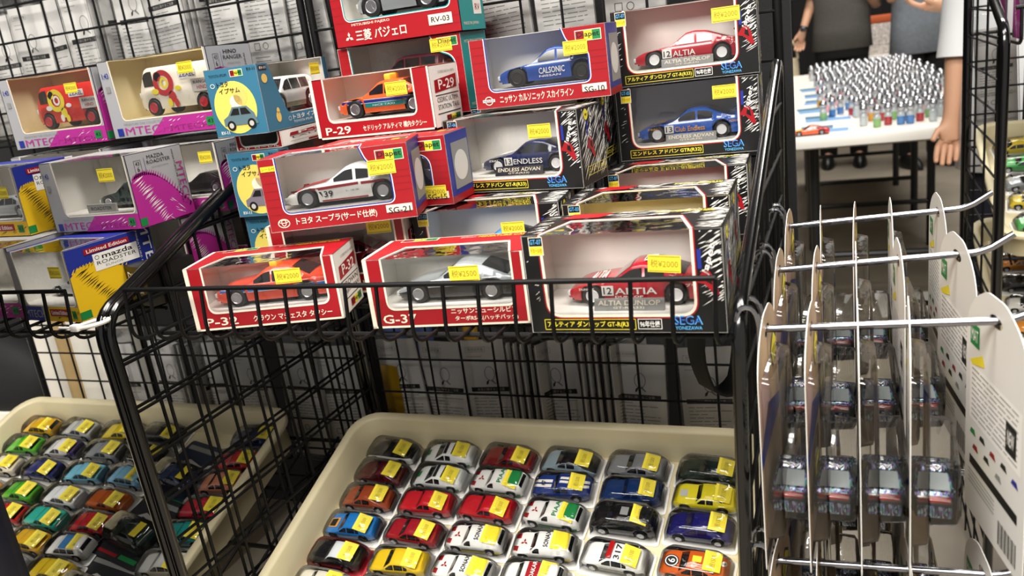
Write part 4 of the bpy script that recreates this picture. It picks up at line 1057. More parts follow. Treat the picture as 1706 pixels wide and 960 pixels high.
# floor reference: tray back inner floor line
def floor_ref(tr, d0=.0): return (0, tr[1]+d0*math.cos(TILT), tr[2]+d0*math.sin(TILT))
for c_, r_, st_, col, lab, ex in RC:
    ex = dict(ex); ex.pop('style2', None)
    v = VS[r_] - (.006 if c_ >= 4 and r_ >= 3 else 0)
    toy(st_, col, lab, XS[c_]+rt.uniform(-.001,.001), v-.0145, floor_ref(TR_R), GR, rng=rt, L=ex.pop('L',.0765), H=ex.pop('H',.0235), W=.0325, **ex)
GLF = 'toy cars in the left cream tray'
LX = [-1.324,-1.232,-1.138,-1.046]; LV = [-.026,-.070,-.117,-.165,-.207,-.248,-.289]
LCARS = [
 (0,0,'wagon','D9A81E','yellow toy off-roader with dark fenders',dict(zones=lower(BL_,1))), (1,0,'coupe','B9BCBE','silver toy coupe in the back row of the left tray',{}), (2,0,'coupe','D8BE22','yellow toy coupe in the back row of the left tray',{}), (3,0,'muscle','1B1B1D','black toy car in the back row beside the divider post',{}),
 (0,1,'sport','55B52C','bright green toy sports car, second row',{}), (1,1,'super','E8E6E2','white toy supercar with purple tail',dict(zones=lambda t,k,c: pk('3A2E63') if t>.82 else None)), (2,1,'coupe','8D9092','grey toy coupe in the second row',{}), (3,1,'sedan','DAD8D0','off-white toy saloon with yellow tag, second row',dict(zones=hood_roof(BL_))),
 (0,2,'sedan','E6DCC2','cream toy saloon at the left tray edge',{}), (1,2,'coupe','29306E','dark blue toy coupe with rear wing',{}), (2,2,'sedan','7CC4DC','light blue toy saloon',{}), (3,2,'wagon','86C2E0','light blue toy truck with red base',dict(zones=lower(pk('B0432E'),1))),
 (0,3,'beetle','E09A2C','amber toy car cut by the picture edge',{}), (1,3,'coupe','4AA52A','green toy coupe with black windows',{}), (2,3,'sedan','EAECEC','white toy saloon with light blue stripe',dict(zones=lower(pk('5A9AC8'),1))), (3,3,'muscle','B8581F','copper orange toy coupe, fourth row',{}),
 (1,4,'sport','B81F22','dark red toy sports car at the left, fifth row',dict(X=-1.222)), (2,4,'muscle','35B09B','teal toy muscle car',dict(X=-1.135)), (3,4,'beetle','C2222C','red rounded toy coupe, fifth row',dict(X=-1.041)),
 (2,5,'sedan','E0AE2A','amber yellow toy saloon, sixth row',dict(X=-1.125)), (3,5,'wagon','EDEDEA','white toy wagon with blue roof rack',dict(X=-1.046,zones=roof_zone(pk('3E7FB8'),.42,.62))),
 (3,6,'sedan','E2C028','yellow toy saloon, nearest row of the left tray',dict(X=-1.042)), (2,6,'coupe','C9CCD0','silver toy coupe, nearest row of the left tray',dict(X=-1.135)),
]
for c_, r_, st_, col, lab, ex in LCARS:
    ex = dict(ex); X = ex.pop('X', LX[c_])
    toy(st_, col, lab, X+rt.uniform(-.002,.002), LV[r_]-.0145, floor_ref(TR_L), GLF, rng=rt, L=.0765, H=.0235, W=.0325, **ex)
for X, v, st_, col, lab in ((-.866,-.020,'coupe','1C2A5A','navy toy coupe in the back right corner of the left tray'),(-.868,-.070,'coupe','C03030','red toy coupe at the right edge of the left tray, second row'),(-.868,-.113,'beetle','D98A66','peach orange toy car at the right edge of the left tray'),
                          (-.866,-.162,'muscle','C22A3A','crimson toy car at the right edge of the left tray, fourth row'),(-.866,-.205,'muscle','1F9A92','teal green toy car at the right edge of the left tray'),(-.866,-.255,'sedan','E6E6E2','white toy saloon at the right edge of the left tray')):
    toy(st_, col, lab, X, v-.0145, floor_ref(TR_L), GLF, rng=rt, L=.0765, H=.0235, W=.0325, rz=R(6))
# long carded packs lying on top of each other in the left tray
def card_pack(label, X, v, cw, ch, colr, paintc, style, rz, lift=.012, X2=0, base=TR_L):
    ct, st = math.cos(TILT), math.sin(TILT); b0 = floor_ref(base)
    r = thing('carded_toy_car', label, 'toy car', (X, b0[1]+v*ct-lift*st, b0[2]+v*st+lift*ct), (0,0,0), 'carded toy cars lying in the left tray')
    r.rotation_euler = (Matrix.Rotation(TILT, 3, 'X') @ Matrix.Rotation(rz, 3, 'Z')).to_euler()
    mb = MB(); mb.rings([rrect(cw,ch,.006,0,4), rrect(cw,ch,.006,.0009,4)], colr, smooth=False)
    f = Face(mb, (-cw/2,-ch/2,.0009), (1,0,0), (0,1,0)); f.rect(.006,ch*.86,cw-.006,ch*.93,GREY,1); f.rect(.008,ch*.06,cw*.5,ch*.1,RED,1); f.rect(cw*.55,ch*.06,cw-.01,ch*.12,GREENP,1)
    f.poly([(.004,ch*.55),(cw*.3,ch*.72),(cw*.6,ch*.66),(cw-.004,ch*.8),(cw-.004,ch*.74),(cw*.6,ch*.6),(cw*.3,ch*.66),(.004,ch*.5)], LGREY, 1)
    mb.build('card', r)
    c = Car(style, .072, .031, .023, .0058); p0 = set(r.children); c.build(r, paintc, GLASS, RIM, None, 0, None, lamps=False)
    for o in set(r.children)-p0: o.location = (0, -ch*.12, .002)
    mb = MB(); mb.rings([rrect(.086,.048,.008,.0011,4,-ch*.12), rrect(.084,.046,.009,.018,4,-ch*.12), rrect(.074,.036,.01,.0285,4,-ch*.12)], BLIS, cap0=False); mb.build('clear_blister', r, sharp=80)
    mb = MB(); f = Face(mb, (.02,-ch*.12-.012,.0290), (1,0,0), (0,1,0)); f.rect(0,0,.014,.024,STICK,1); mb.build('price_sticker', r)
    return r
NAVYC = mat('navy_card', '#1d2a40', .35); DKC = mat('charcoal_card', '#23262a', .35)
card_pack('navy carded toy car lying near the divider in the left tray', -.955, -.107, .105, .12, NAVYC, pk('24406E'), 'coupe', R(-12), .0055)
card_pack('charcoal carded toy car with dark green car in the left tray', -.955, -.215, .105, .115, DKC, pk('20362E'), 'sedan', R(-12), .0078)
card_pack('charcoal carded toy car with black hot rod nearest the divider post', -.960, -.315, .105, .10, DKC, pk('0D0E10'), 'super', R(-8), .0055)

# ------------------------------------------------------------------ hanging packs behind the panels
SHEET = mat('white_insert_sheet', '#eceae6', .55); SHEETE = mat('grey_pack_edge', '#9a9894', .5); HOOKP = mat('grey_hook_print', '#8c8a88', .5)
def pack_proto(w=.076, h=.205, seed=0):
    rng = random.Random(seed)
    r = thing('sticker_pack', 'x', 'packet', group='white bagged sheets hanging behind the wire panels')
    mb = MB(); mb.box(-w/2, 0, 0, w/2, .0022, h, SHEET); f = Face(mb, (-w/2,0,0), (1,0,0), (0,0,1))
    f.frame(.006,h*.905,w*.5,h*.945,.0004,GREY,1); f.text('取扱説明書', .010,h*.913,w*.46,h*.937,GREY,1,False)
    for k in range(2): f.rect(.007,h*(.865-.03*k),w*(.40-.1*k),h*(.872-.03*k),LGREY,1)
    f.ring(w*.52,h*.73,.0085,.012,.0012,HOOKP,1); f.poly([(w*.43,h*.665),(w*.50,h*.685),(w*.46,h*.645),(w*.42,h*.64)],INK,1); f.poly([(w*.55,h*.685),(w*.63,h*.65),(w*.62,h*.642),(w*.53,h*.67)],HOOKP,1)
    f.rect(.006,h*.585,w-.007,h*.622,INK,1); f.text('安全に関するご注意', .016,h*.593,w-.016,h*.614,LGREY,2,False)
    y = .555
    while y > .30:
        x = .008
        while x < w-.012:
            l = rng.uniform(.006,.02); e = min(w-.009, x+l)
            f.rect(x,h*y,e,h*y+.0011,GREY,1); x = e+rng.uniform(.001,.003)
            if rng.random() < .10: break
        y -= .026
    f.frame(.012,h*.225,.022,h*.275,.0008,INK,1); f.ring(.032,h*.25,.005,.005,.0009,INK,1)
    for a in range(7): f.strip([(w*.68+.004*math.cos(R(20+a*23)),h*.16+.003*math.sin(R(20+a*23))),(w*.68+.009*math.cos(R(20+a*23)),h*.16+.008*math.sin(R(20+a*23)))],-.0003,.0003,GREY,1)
    for k in range(4): f.rect(.010,h*(.17-.027*k),w*rng.uniform(.4,.55),h*(.176-.027*k),GREY,1)
    mb.build('printed_sheet', r)
    mb = MB(); mb.rbox(-w/2-.004,-.0025,-.012,w/2+.004,.0048,h+.03,BAGC,.002,2); mb.build('clear_bag', r)
    mb = MB(); mb.box(-w/2-.001,.0024,.004,w/2+.001,.0034,h*.98,SHEETE); mb.build('backing_sheet', r)
    return r
protos = [pack_proto(.076,.205,1), pack_proto(.076,.205,2)]
def place_pack(k, x, z, ry, label, yy=1.085, rz=0, used=[set()]):
    i = k % 2
    if i not in used[0]: o = protos[i]; used[0].add(i)
    else: o = copy_tree(protos[i])
    o.location = (x, yy, z); o.rotation_euler = (0, ry, rz); o['label'] = label
    return o
ups = [(-1.40,1.235),(-1.33,1.225),(-1.264,1.232),(-1.214,1.240),(-1.137,1.246),(-1.038,1.262),(-.966,1.276),(-.878,1.270),(-.795,1.268),(-.722,1.262),(-.625,1.27),(-.500,1.228),(-.415,1.226),(-.335,1.226),(-.245,1.25)]
for k, (x, z) in enumerate(ups):
    place_pack(k, x, z-.095+.02, R(-3+2*((k*7) % 3)), '%s white bagged sheet from the left, behind the panel above the boxes' % ORD[k+1], 1.082+.004*(k % 2), R(4*((k*5) % 3-1)))
lows = [(-1.25,.56),(-1.16,.565),(-1.06,.565),(-.965,.56),(-.87,.565),(-.79,.56),(-.662,.575),(-.602,.570),(-.515,.575),(-.402,.573),(-.290,.570),(-.185,.565)]
for k, (x, z) in enumerate(lows):
    place_pack(k+1, x, z, R(-4+3*((k*5) % 3)), '%s white bagged sheet from the left, behind the panel above the trays' % ORD[k+1], 1.084+.004*(k % 2), R(4*((k*7) % 3-1)))
# fanned stacks seen from the edge
for k, (x, z) in enumerate(((-.458,.575),(-.345,.575),(-1.10,.565))):
    for j in range(5):
        o = copy_tree(protos[0]); o.location = (x+j*.0112, 1.105, z-.001*j); o.rotation_euler = (0, 0, R(62))
        o['label'] = '%s sheet of the %s edge-on fan of white packets above the trays' % (ORD[j+1], ORD[k+1])
for k, (x, z) in enumerate(((-1.09,1.19),(-.905,1.20))):
    for j in range(3):
        o = copy_tree(protos[1]); o.location = (x+j*.0112, 1.105, z); o.rotation_euler = (0, 0, R(58))
        o['label'] = '%s sheet of the %s edge-on fan of white packets above the boxes' % (ORD[j+1], ORD[k+1])
mb = MB(); mb.rbox(-.70,1.10,.46,-.665,1.20,.86,mat('blue_packet','#4a63a8',.4),.004,2); tag(mb.build('blue_packet'), 'blue packet standing behind the panel next to the divider', 'packet')
mb = MB(); mb.rbox(-.712,1.085,.46,-.664,1.098,.735,mat('gold_packet','#c79a1e',.3,.3),.003,2); tag(mb.build('gold_packet'), 'golden packet in front of the blue one beside the divider', 'packet')
mb = MB(); mb.rbox(-.560,1.100,.62,-.538,1.112,.81,mat('amber_packet','#e0a820',.35),.003,2); tag(mb.build('gold_packet'), 'narrow golden packet between the white sheets above the right tray', 'packet')
CTN = mat('white_carton_board', '#dcd7cb', .6, noise=.05, nscale=20)
for k, (x, y, w, d, z, h, lab) in enumerate(((-1.74,1.10,.40,.10,0,.60,'tall white carton behind the left panel, black bag on top'),(-1.43,1.11,.20,.09,0,.86,'taller white carton between the black bag and the hanging sheets'),(-1.0,.74,.30,.26,.364,.16,'white carton on the lower shelf of the left bay'),(-.40,.76,.30,.24,.364,.17,'white carton on the lower shelf of the right bay'),(-.92,.70,.16,.14,0,.2,'small white carton on the floor of the left bay'))):
    r = thing('cardboard_box', lab, 'carton', (x, y, z)); mb = MB(); mb.rbox(-w/2,0,0,w/2,d,h,CTN,.003,2); mb.build('carton_body', r)
    mb = MB(); mb.box(-.02,-.0006,h*.55,.02,d+.0006,h+.0008,mat('brown_tape','#b59a6a',.4)); mb.build('packing_tape', r)
bagm = mat('black_bag_cloth', '#121214', .8, bump=.3, nscale=90)
r = thing('cloth_bag', 'rounded black bag behind the left tray', 'bag', (-1.755,1.15,.602))
mb = MB(); mb.rings([[(a*.20*s_+.03*math.sin(z*20), b*.05*s_, z) for a, b in [(math.copysign(abs(math.cos(t))**.7,math.cos(t)), math.copysign(abs(math.sin(t))**.7,math.sin(t))) for t in [2*math.pi*k/24 for k in range(24)]]] for z, s_ in ((0,.9),(.02,1),(.06,1.02),(.10,.93),(.13,.75),(.15,.45),(.157,.1))], bagm); mb.build('bag_body', r)
mb = MB(); mb.tube(arc((-.06,0,.14),(0,-.01,.21),(.07,0,.14),10), .006, bagm, 8); mb.build('bag_handle', r)
# black strap loop hanging from the basket
r = thing('wrist_strap', 'black fabric strap loop hanging below the front right box', 'strap', (-.128,.80,.965))
mb = MB(); pts = [(.008,0,.0)] + arc((.006,0,-.02),(-.036,.004,-.07),(-.012,.006,-.128),10)[1:] + arc((-.012,.006,-.128),(.004,.008,-.142),(.018,.004,-.118),6)[1:] + arc((.018,.004,-.118),(.034,.002,-.06),(.012,.004,.0),8)[1:]
w = .008; vs = []
for i, p in enumerate(pts):
    t = (Vector(pts[min(i+1,len(pts)-1)])-Vector(pts[max(i-1,0)])).normalized(); n = Vector((t.z,0,-t.x))*.0012; wv = Vector((.7,-.71,0))*w*1.7
    vs.append([Vector(p)+n+wv, Vector(p)+n-wv, Vector(p)-n-wv, Vector(p)-n+wv])
mb.rings(vs, mat('black_strap_fabric', '#0c0c0d', .85)); mb.build('strap_loop', r)

# ------------------------------------------------------------------ chrome hooks with blister cards
CARDW, CARDH = .114, .186
HOLO = None
def holo_mat():
    m = bpy.data.materials.new('iridescent_foil_paint'); m.use_nodes = True; nt = m.node_tree; p = nt.nodes['Principled BSDF']
    tc = nt.nodes.new('ShaderNodeTexCoord'); mp = nt.nodes.new('ShaderNodeMapping'); mp.inputs['Rotation'].default_value = (0, 0, R(35)); mp.inputs['Scale'].default_value = (60, 200, 60)
    n = nt.nodes.new('ShaderNodeTexVoronoi'); r = nt.nodes.new('ShaderNodeValToRGB'); r.color_ramp.interpolation = 'CONSTANT'
    els = [(0,'#16182a'),(.22,'#4f9a94'),(.34,'#6a5aa8'),(.48,'#20263a'),(.62,'#8fb8c8'),(.74,'#3c3f6a'),(.86,'#a9a4cc')]
    r.color_ramp.elements[0].color = lin(els[0][1]); r.color_ramp.elements[1].position = els[1][0]; r.color_ramp.elements[1].color = lin(els[1][1])
    for pz, cc in els[2:]:
        e = r.color_ramp.elements.new(pz); e.color = lin(cc)
    sep = nt.nodes.new('ShaderNodeSeparateColor')
    nt.links.new(tc.outputs['Object'], mp.inputs['Vector']); nt.links.new(mp.outputs[0], n.inputs['Vector']); nt.links.new(n.outputs['Color'], sep.inputs[0]); nt.links.new(sep.outputs[0], r.inputs['Fac'])
    nt.links.new(r.outputs['Color'], p.inputs['Base Color']); p.inputs['Roughness'].default_value = .18; p.inputs['Metallic'].default_value = .5; p.inputs['Coat Weight'].default_value = .6
    return m
HOLO = holo_mat()
CARDF = mat('buff_card_picture', '#b99d7e', .45, noise=.35, nscale=22); CARDB = mat('white_card_back', '#e4e2dc', .45); CARDB2 = mat('grey_card_back_print', '#b4b2ac', .5)
PINKP = mat('pink_card_picture', '#c9a6a0', .45)
def blister_card():
    """card in the y-z plane, picture towards +x; origin at the hang hole"""
    r = thing('blister_card', 'x', 'carded toy car', group='blister cards on the chrome hooks')
    y0, y1, zt, zb = -CARDW/2, CARDW/2, .020, .020-CARDH
    out = rounded([(0,zt),(y0*.30,zt),(y0*.75,zt-.012),(y0,zt-.030),(y0,zb),(y1,zb),(y1,zt-.030),(y1*.75,zt-.012),(y1*.3,zt),(0,zt)], [0,.01,.012,.012,.004,.004,.012,.012,.01,0], 4)[:-1]
    hole = [(.0095*math.cos(2*math.pi*k/14)*1.25, .0045*math.sin(2*math.pi*k/14)+.003) for k in range(14)]
    mb = MB(); n = len(out)
    # ring-shaped card with an oval hang hole: connect outline to hole through a keyhole cut
    j = min(range(14), key=lambda i: (hole[i][0]-out[0][0])**2+(hole[i][1]-out[0][1])**2)
    hl = [hole[(j-i) % 14] for i in range(15)] if True else hole
    loop = out + [out[0]] + [hole[(j+i*1) % 14] for i in range(15)]
    def area2(p): return sum(p[i][0]*p[(i+1) % len(p)][1]-p[(i+1) % len(p)][0]*p[i][1] for i in range(len(p)))
    if area2(out)*area2(hole) > 0: loop = out + [out[0]] + [hole[(j-i) % 14] for i in range(15)]
    for x, m in ((.0003, CARDF), (-.0003, CARDB)):
        pts = [(x, a, b) for a, b in loop]
        mb.poly(pts, m)
    vs = [(.0003,a,b) for a, b in out] + [(-.0003,a,b) for a, b in out]
    mb.add(vs, [(i, (i+1) % n, n+(i+1) % n, n+i) for i in range(n)], CARDB)
    f = Face(mb, (.0003, y0, zb), (0,1,0), (0,0,1)); W, H = CARDW, CARDH
    f.poly([(W*.60,H*.80),(W*.78,H*.86),(W*.93,H*.80),(W*.90,H*.72),(W*.70,H*.70)], INK, 1); f.poly([(W*.63,H*.79),(W*.78,H*.845),(W*.91,H*.79),(W*.88,H*.735),(W*.71,H*.715)], YEL, 2)
    f.rect(.003,.003,W-.003,H*.08,INK,1); f.rect(W*.06,H*.55,W*.5,H*.78,PINKP,1); f.poly([(0,H*.5),(W*.4,H*.62),(W,H*.52),(W,H*.46),(0,H*.44)],BLUEP,1)
    g = Face(mb, (-.0003, y1, zb), (0,-1,0), (0,0,1))
    g.rect(W*.08,H*.42,W*.93,H*.66,WHITE,1)
    rng = random.Random(5); y = .64
    while y > .44:
        x = W*.12
        while x < W*.86:
            e = min(W*.88, x+rng.uniform(.006,.02)); g.rect(x,H*y,e,H*y+.001,GREY,2); x = e+.002
        y -= .022
    g.rect(W*.70,H*.46,W*.86,H*.58,INK,2); g.text('NEW', W*.73,H*.49,W*.83,H*.55,WHITE,3)
    g.rect(W*.08,H*.74,W*.24,H*.83,GREENP,2); g.text('MAT', W*.10,H*.76,W*.22,H*.81,WHITE,3,False)
    g.poly([(W*.08,H*.67),(W*.30,H*.73),(W*.34,H*.69),(W*.12,H*.655)],YEL,2)
    for k, (mx, my, mm) in enumerate(((.15,.36,GREENP),(.32,.37,INK),(.5,.36,REDL),(.68,.37,INK),(.85,.36,BLUEP),(.2,.30,REDL),(.4,.31,INK),(.6,.30,GREY))):
        g.poly([(W*(mx-.05),H*my),(W*(mx-.03),H*(my+.022)),(W*(mx+.03),H*(my+.024)),(W*(mx+.055),H*my)],mm,2)
    g.rect(W*.1,H*.22,W*.9,H*.26,INK,2)
    for k in range(4): g.rect(W*.08,H*(.19-.018*k),W*.55,H*(.194-.018*k),GREY,2)
    for k in range(16): g.rect(W*(.62+.018*k),H*.04,W*(.62+.018*k)+W*(.005+.006*(k % 3 == 0)),H*.14,INK,2)
    mb.build('card', r)
    # clear bubble standing out from the picture side, deeper around the car
    mb = MB()
    def ring_x(x, ya, yb_, za, zc, rr): return [(x, p[0]*1+(ya+yb_)/2, p[1]+(za+zc)/2) for p in [(q[0], q[1]) for q in rrect(yb_-ya, zc-za, rr, 0, 4)]]
    mb.rings([ring_x(.0007,-.047,.047,-.150,-.020,.010), ring_x(.011,-.045,.045,-.148,-.022,.010), ring_x(.0125,-.042,.042,-.145,-.025,.010)], BLISC, cap0=False)
    mb.build('clear_blister', r, sharp=60)
    mb = MB(); mb.rings([ring_x(.0130,-.044,.044,-.132,-.082,.008), ring_x(.029,-.043,.043,-.131,-.083,.008), ring_x(.0315,-.040,.040,-.128,-.086,.008)], BLISC, cap0=False)
    mb.build('clear_car_bubble', r, sharp=60)
    # car: nose away from the shopper, wheels down
    c = Car('coupe', .080, .0285, .0265, .0068); p0 = set(r.children)
    c.build(r, HOLO, mat('smoke_glass','#8e9598',.08,coat=.6), RIMD, lambda t, k, cc: BLACK if (k < 3 or t > .93) else None, 0, lambda mb, cc: (Face(mb, (cc.X(.575), -.004, cc.H*1.03), (0,1,0), (1,0,0)).text('2A', 0, 0, .010, .006, WHITE, 2), cc.top_patch(mb, .94, .99, -.9, .9, LAMPR, .0005)), lamps=False)
    for o in set(r.children)-p0:
        o.location = (.0155, 0, -.129); o.rotation_euler = (0, 0, R(-90))
    mb = MB(); mb.box(.0317,.004,-.125,.0321,.03,-.108,STICK); mb.build('price_sticker', r)
    return r
card0 = blister_card()
def place_card(x, y, z, rz, rx, label, used=[False]):
    o = card0 if not used[0] else copy_tree(card0); used[0] = True
    o.location = (x, y, z); o.rotation_euler = (rx, 0, rz); o['label'] = label; return o
HK = 'chrome display hooks on the side frame'
def hook(label, y, z, x0=-.066, x1=.115, rise=.085):
    r = thing('display_hook', label, 'hook', (x0, y, z), (0, 0, 0), HK); L = x1-x0
    mb = MB(); mb.tube([(0,0,0),(L*.84,0,L*.84*rise)] + arc((L*.84,0,L*.84*rise),(L*.87,0,L*.87*rise),(L*.92,0,L*.9*rise+.004),4)[1:] + [(L,0,L*rise+.013)], .0029, CHROME, 10); mb.build('hook_rod', r)
    for k, dy in enumerate((-.011, .011)):
        mb = MB(); mb.tube([(.001,dy,-.045),(.002,dy,.004)] + arc((.002,dy,.006),(.001,dy,.021),(-.006,dy,.021),5) + arc((-.008,dy,.021),(-.014,dy,.02),(-.014,dy,.008),4), .0022, CHROME, 8); mb.build('hook_clip', r)
    mb = MB(); mb.tube([(.002,-.011,-.02),(.002,.011,-.02)], .0022, CHROME, 8); mb.tube([(.002,-.011,-.001),(.002,.011,-.001)], .0022, CHROME, 8); mb.build('hook_crossbar', r)
    return r
XC = [-.060, -.029, .003, .036, .080]
rows = [('upper', 'rear', .89, .983, .065, XC[:4]+[.078], (-1,1,-2,0,3), .124), ('upper', 'middle', .745, .979, .07, XC, (-1,-2,0,2,8), .120), ('upper', 'front', .612, .973, .04, XC[:4]+[.090], (-2,-2,0,-2,11), .122),
        ('lower', 'rear', .89, .783, .065, XC[:4], (0,3,-2,3), .124), ('lower', 'middle', .745, .779, .07, XC[:4], (-3,3,0,2), .120), ('lower', 'front', .612, .773, .04, XC[:4]+[.087], (-5,0,0,3,6), .122)]
for tier, nm, y, z, rise, xs, rzs, xe in rows:
    hook('chrome hook at the %s of the %s row on the right frame' % (nm, tier), y, z, x1=xe, rise=rise)
    for k, (x, rz) in enumerate(zip(xs, rzs)):
        place_card(x, y, z+(x+.066)*rise-.004, R(rz), R(rt.uniform(-2,2)), '%s carded dark iridescent toy car from the frame on the %s %s hook' % (ORD[k+1], tier, nm))

# ------------------------------------------------------------------ folding tables with miniature bottles
TABW = mat('white_table_plastic', '#e9e6de', .4); LEGM = mat('dark_table_leg', '#1c1c1d', .4)
TYAW = R(3.2); TZ = .742
def tab_pt(u, v):  # u across from the left edge, v away from the near edge
    return (-.215 + u*math.cos(TYAW) - v*math.sin(TYAW), 3.20 + u*math.sin(TYAW) + v*math.cos(TYAW))
def folding_table(label, u, v, w, d, yaw=TYAW, origin=None):
    x, y = origin or tab_pt(u, v); r = thing('folding_table', label, 'table', (x, y, 0), (0, 0, yaw), 'white folding tables')
    mb = MB(); mb.rings([rrect(w-.03,d-.03,.03,TZ-.045), rrect(w,d,.045,TZ-.038), rrect(w,d,.045,TZ-.008), rrect(w-.01,d-.01,.043,TZ)], TABW)
    mb.v = [(p[0]+w/2, p[1]+d/2, p[2]) for p in mb.v]; mb.build('table_top', r)
    for lx in (.10, w-.10):
        for ly in (.30, d-.30):
            mb = MB(); mb.tube([(lx,ly,0),(lx,ly,TZ-.04)], .019, LEGM, 10); mb.build('leg', r)
    for ly in (.30, d-.30):
        mb = MB(); mb.tube([(.10,ly,.22),(w-.10,ly,.22)], .012, LEGM, 8); mb.build('leg_brace', r)
    mb = MB(); mb.tube([(w/2,.30,TZ-.06),(w/2,d-.30,TZ-.06)], .012, LEGM, 8); mb.build('under_rail', r)
    return r
folding_table('white folding table nearest the hooks covered with tiny bottles', 0, 0, .74, 1.50)
folding_table('second white folding table directly behind the first with tiny bottles', 0, 1.51, .74, 1.50)
capm = mat('silver_ball_cap', '#b4b5ba', .18, metal=.85); clear = mat('clear_bottle_plastic', '#b4bbbd', .08, coat=.5)
liq = {'red': '#a8242e', 'clear': '#b9c1c3', 'blue': '#3f78b8', 'amber': '#c9952e', 'pink': '#d99aa4', 'green': '#7fae6a'}
BOT = {}
def bottle(col, label):
    lm = mat('liquid_'+col, liq[col], .15, coat=.5); mb = MB()
    mb.lathe([(.0001,0),(.0125,.0006),(.014,.003),(.0137,.030)], lm, 10); mb.lathe([(.0137,.030),(.014,.036),(.010,.045),(.0072,.049)], clear, 10)
    mb.lathe([(.0072,.049),(.0105,.050),(.0145,.057),(.0152,.063),(.0135,.071),(.008,.077),(.0001,.0793)], capm, 10)
    o = mb.build('miniature_bottle'); return tag(o, label, 'bottle', 'tiny %s bottles on the white tables' % col)
cols = list(liq); first = {}
def put_bottle(col, x, y, z, lab):
    if col not in first: o = bottle(col, lab); first[col] = o
    else: o = first[col].copy(); COL.objects.link(o)
    o.location = (x, y, z); o.rotation_euler = (0, 0, rt.uniform(0, 6)); o['label'] = lab; return o
nb = 0
for j in range(20):
    v = .14+j*.142
    for i in range(15):
        u = .15+i*.0385 + (.019 if j % 2 else 0)
        if u > .715 or (i < 3 and j < 11 and rt.random() < .5): continue
        u += rt.uniform(-.0035,.0035) + .012*math.sin(j*2.7+i*.3); vv = v+rt.uniform(-.055,.055)
        if abs(vv-1.505) < .03: continue
        col = rt.choices(cols, (5,8,4,3,4,3) if j < 6 else (3,8,3,3,3,2))[0]
        x, y = tab_pt(u, vv); nb += 1
        put_bottle(col, x, y, TZ+.0004, 'tiny %s bottle with silver ball cap standing in the crowd on the white tables' % ('clear' if col == 'clear' else col+'-filled'))
PRB = mat('pale_blue_leaflet', '#6f9fd2', .45); PRW = mat('white_leaflet', '#eeeeea', .5)
for k, (u, v, lab) in enumerate(((.09,.10,'pale blue printed leaflet nearest the near edge of the bottle table'),(.12,.42,'second pale blue leaflet from the near edge of the bottle table'),(.10,.74,'third pale blue leaflet from the near edge of the bottle table'),(.12,1.08,'fourth pale blue leaflet from the near edge of the bottle table'),(.13,1.38,'fifth pale blue leaflet from the near edge of the bottle table'),(.12,1.75,'pale blue leaflet on the second table behind the bottles'))):
    x, y = tab_pt(u, v); r = thing('leaflet', lab, 'leaflet', (x, y, TZ+.0003), (0, 0, TYAW+R(4*(k % 3)-4)), 'leaflets at the left edge of the bottle tables')
    mb = MB(); mb.box(-.05,0,0,.13,.20,.0012,PRW); f = Face(mb, (-.05,0,.0012), (1,0,0), (0,1,0)); f.rect(.004,.004,.176,.10,PRB,1); f.rect(.004,.105,.12,.195,SKYP,1); f.disc(.15,.15,.015,.015,mat('peach_print','#e3a07c',.5),1); mb.build('printed_card', r)
r, c = Car('coupe', .1, .04, .03), None
ox, oy = tab_pt(.085, .075); t_ = thing('model_car', 'orange and red striped model car on the near left corner of the bottle table', 'model car', (ox, oy, TZ+.0008), (0,0,R(6)))
Car('coupe', .13, .05, .034).build(t_, paint('flame_orange_paint','#dd5a22'), GLASS, RIM, lambda t,k,c: pk('B41E22') if t > .7 else None, 5, lambda mb, c: c.top_patch(mb,.05,.3,-.5,.5,YEL,.0006))
# printed notice on the floor under the table
r = thing('paper_notice', 'white paper notice reading A3 taped to the floor under the table', 'sign', (.255,3.52,.0006), (0,0,R(4)))
mb = MB(); mb.box(-.16,-.14,0,.16,.16,.0012,WHITE); f = Face(mb, (0,0,.0012), (-1,0,0), (0,-1,0)); f.text('A', -.085,-.08,.0,.05,INK,1,True,rot=R(90)); f.text('3', -.085,.04,.0,.13,INK,1,True,rot=R(90)) if False else None
f = Face(mb, (0,0,.0012), (0,-1,0), (1,0,0)); f.text('A 3', -.09,-.07,.12,.03,INK,1,True); mb.build('paper_sheet', r)

# table far behind, with a box of miniatures
folding_table('far white folding table behind the two shoppers', 0, 0, .74, 1.1, R(2), (.02, 7.45))
r = thing('display_box', 'white box with orange band on the far table', 'box', (.17,7.55,TZ+.0004), (0,0,R(2)))
mb = MB(); mb.rbox(-.13,0,0,.20,.22,.24,mat('speckled_display_card','#cfc6c0',.6,noise=.5,nscale=60),.004,2); mb.build('box_body', r); mb = MB(); mb.rbox(-.131,-.001,.241,.201,.221,.30,mat('orange_band','#d0653a',.5),.004,2); mb.build('box_header', r)
# dark draped counter along the rear of the hall
r = thing('draped_counter', 'long counter draped in black cloth at the rear of the hall', 'counter', (0, 9.2, 0)); dr = mat('black_drape', '#0e0e10', .9)
mb = MB(); pts = [(x/10, .03*math.sin(x*1.7)) for x in range(-40, 61)]
mb.rings([[(x, y, z) for x, y in pts] + [(pts[-1][0], .8, z), (pts[0][0], .8, z)] for z in (.002, 1.25)], dr, smooth=False); mb.build('drape', r)
for k, (x, col) in enumerate(((-1.0,'#1d2022'),(-.62,'#23403c'),(-.2,'#2a2a2e'))):
    r = thing('storage_tub', ['black','teal green','charcoal'][k]+' storage tub on the rear draped counter', 'tub', (x, 9.4, 1.2525)); mb = MB(); mb.rbox(-.17,-.12,0,.17,.2,.3,mat('tub_%d'%k,col,.5),.01,2); mb.build('tub_body', r); mb = MB(); mb.rbox(-.18,-.13,.301,.18,.21,.33,mat('tub_%d'%k,col,.5),.008,2); mb.build('tub_lid', r)

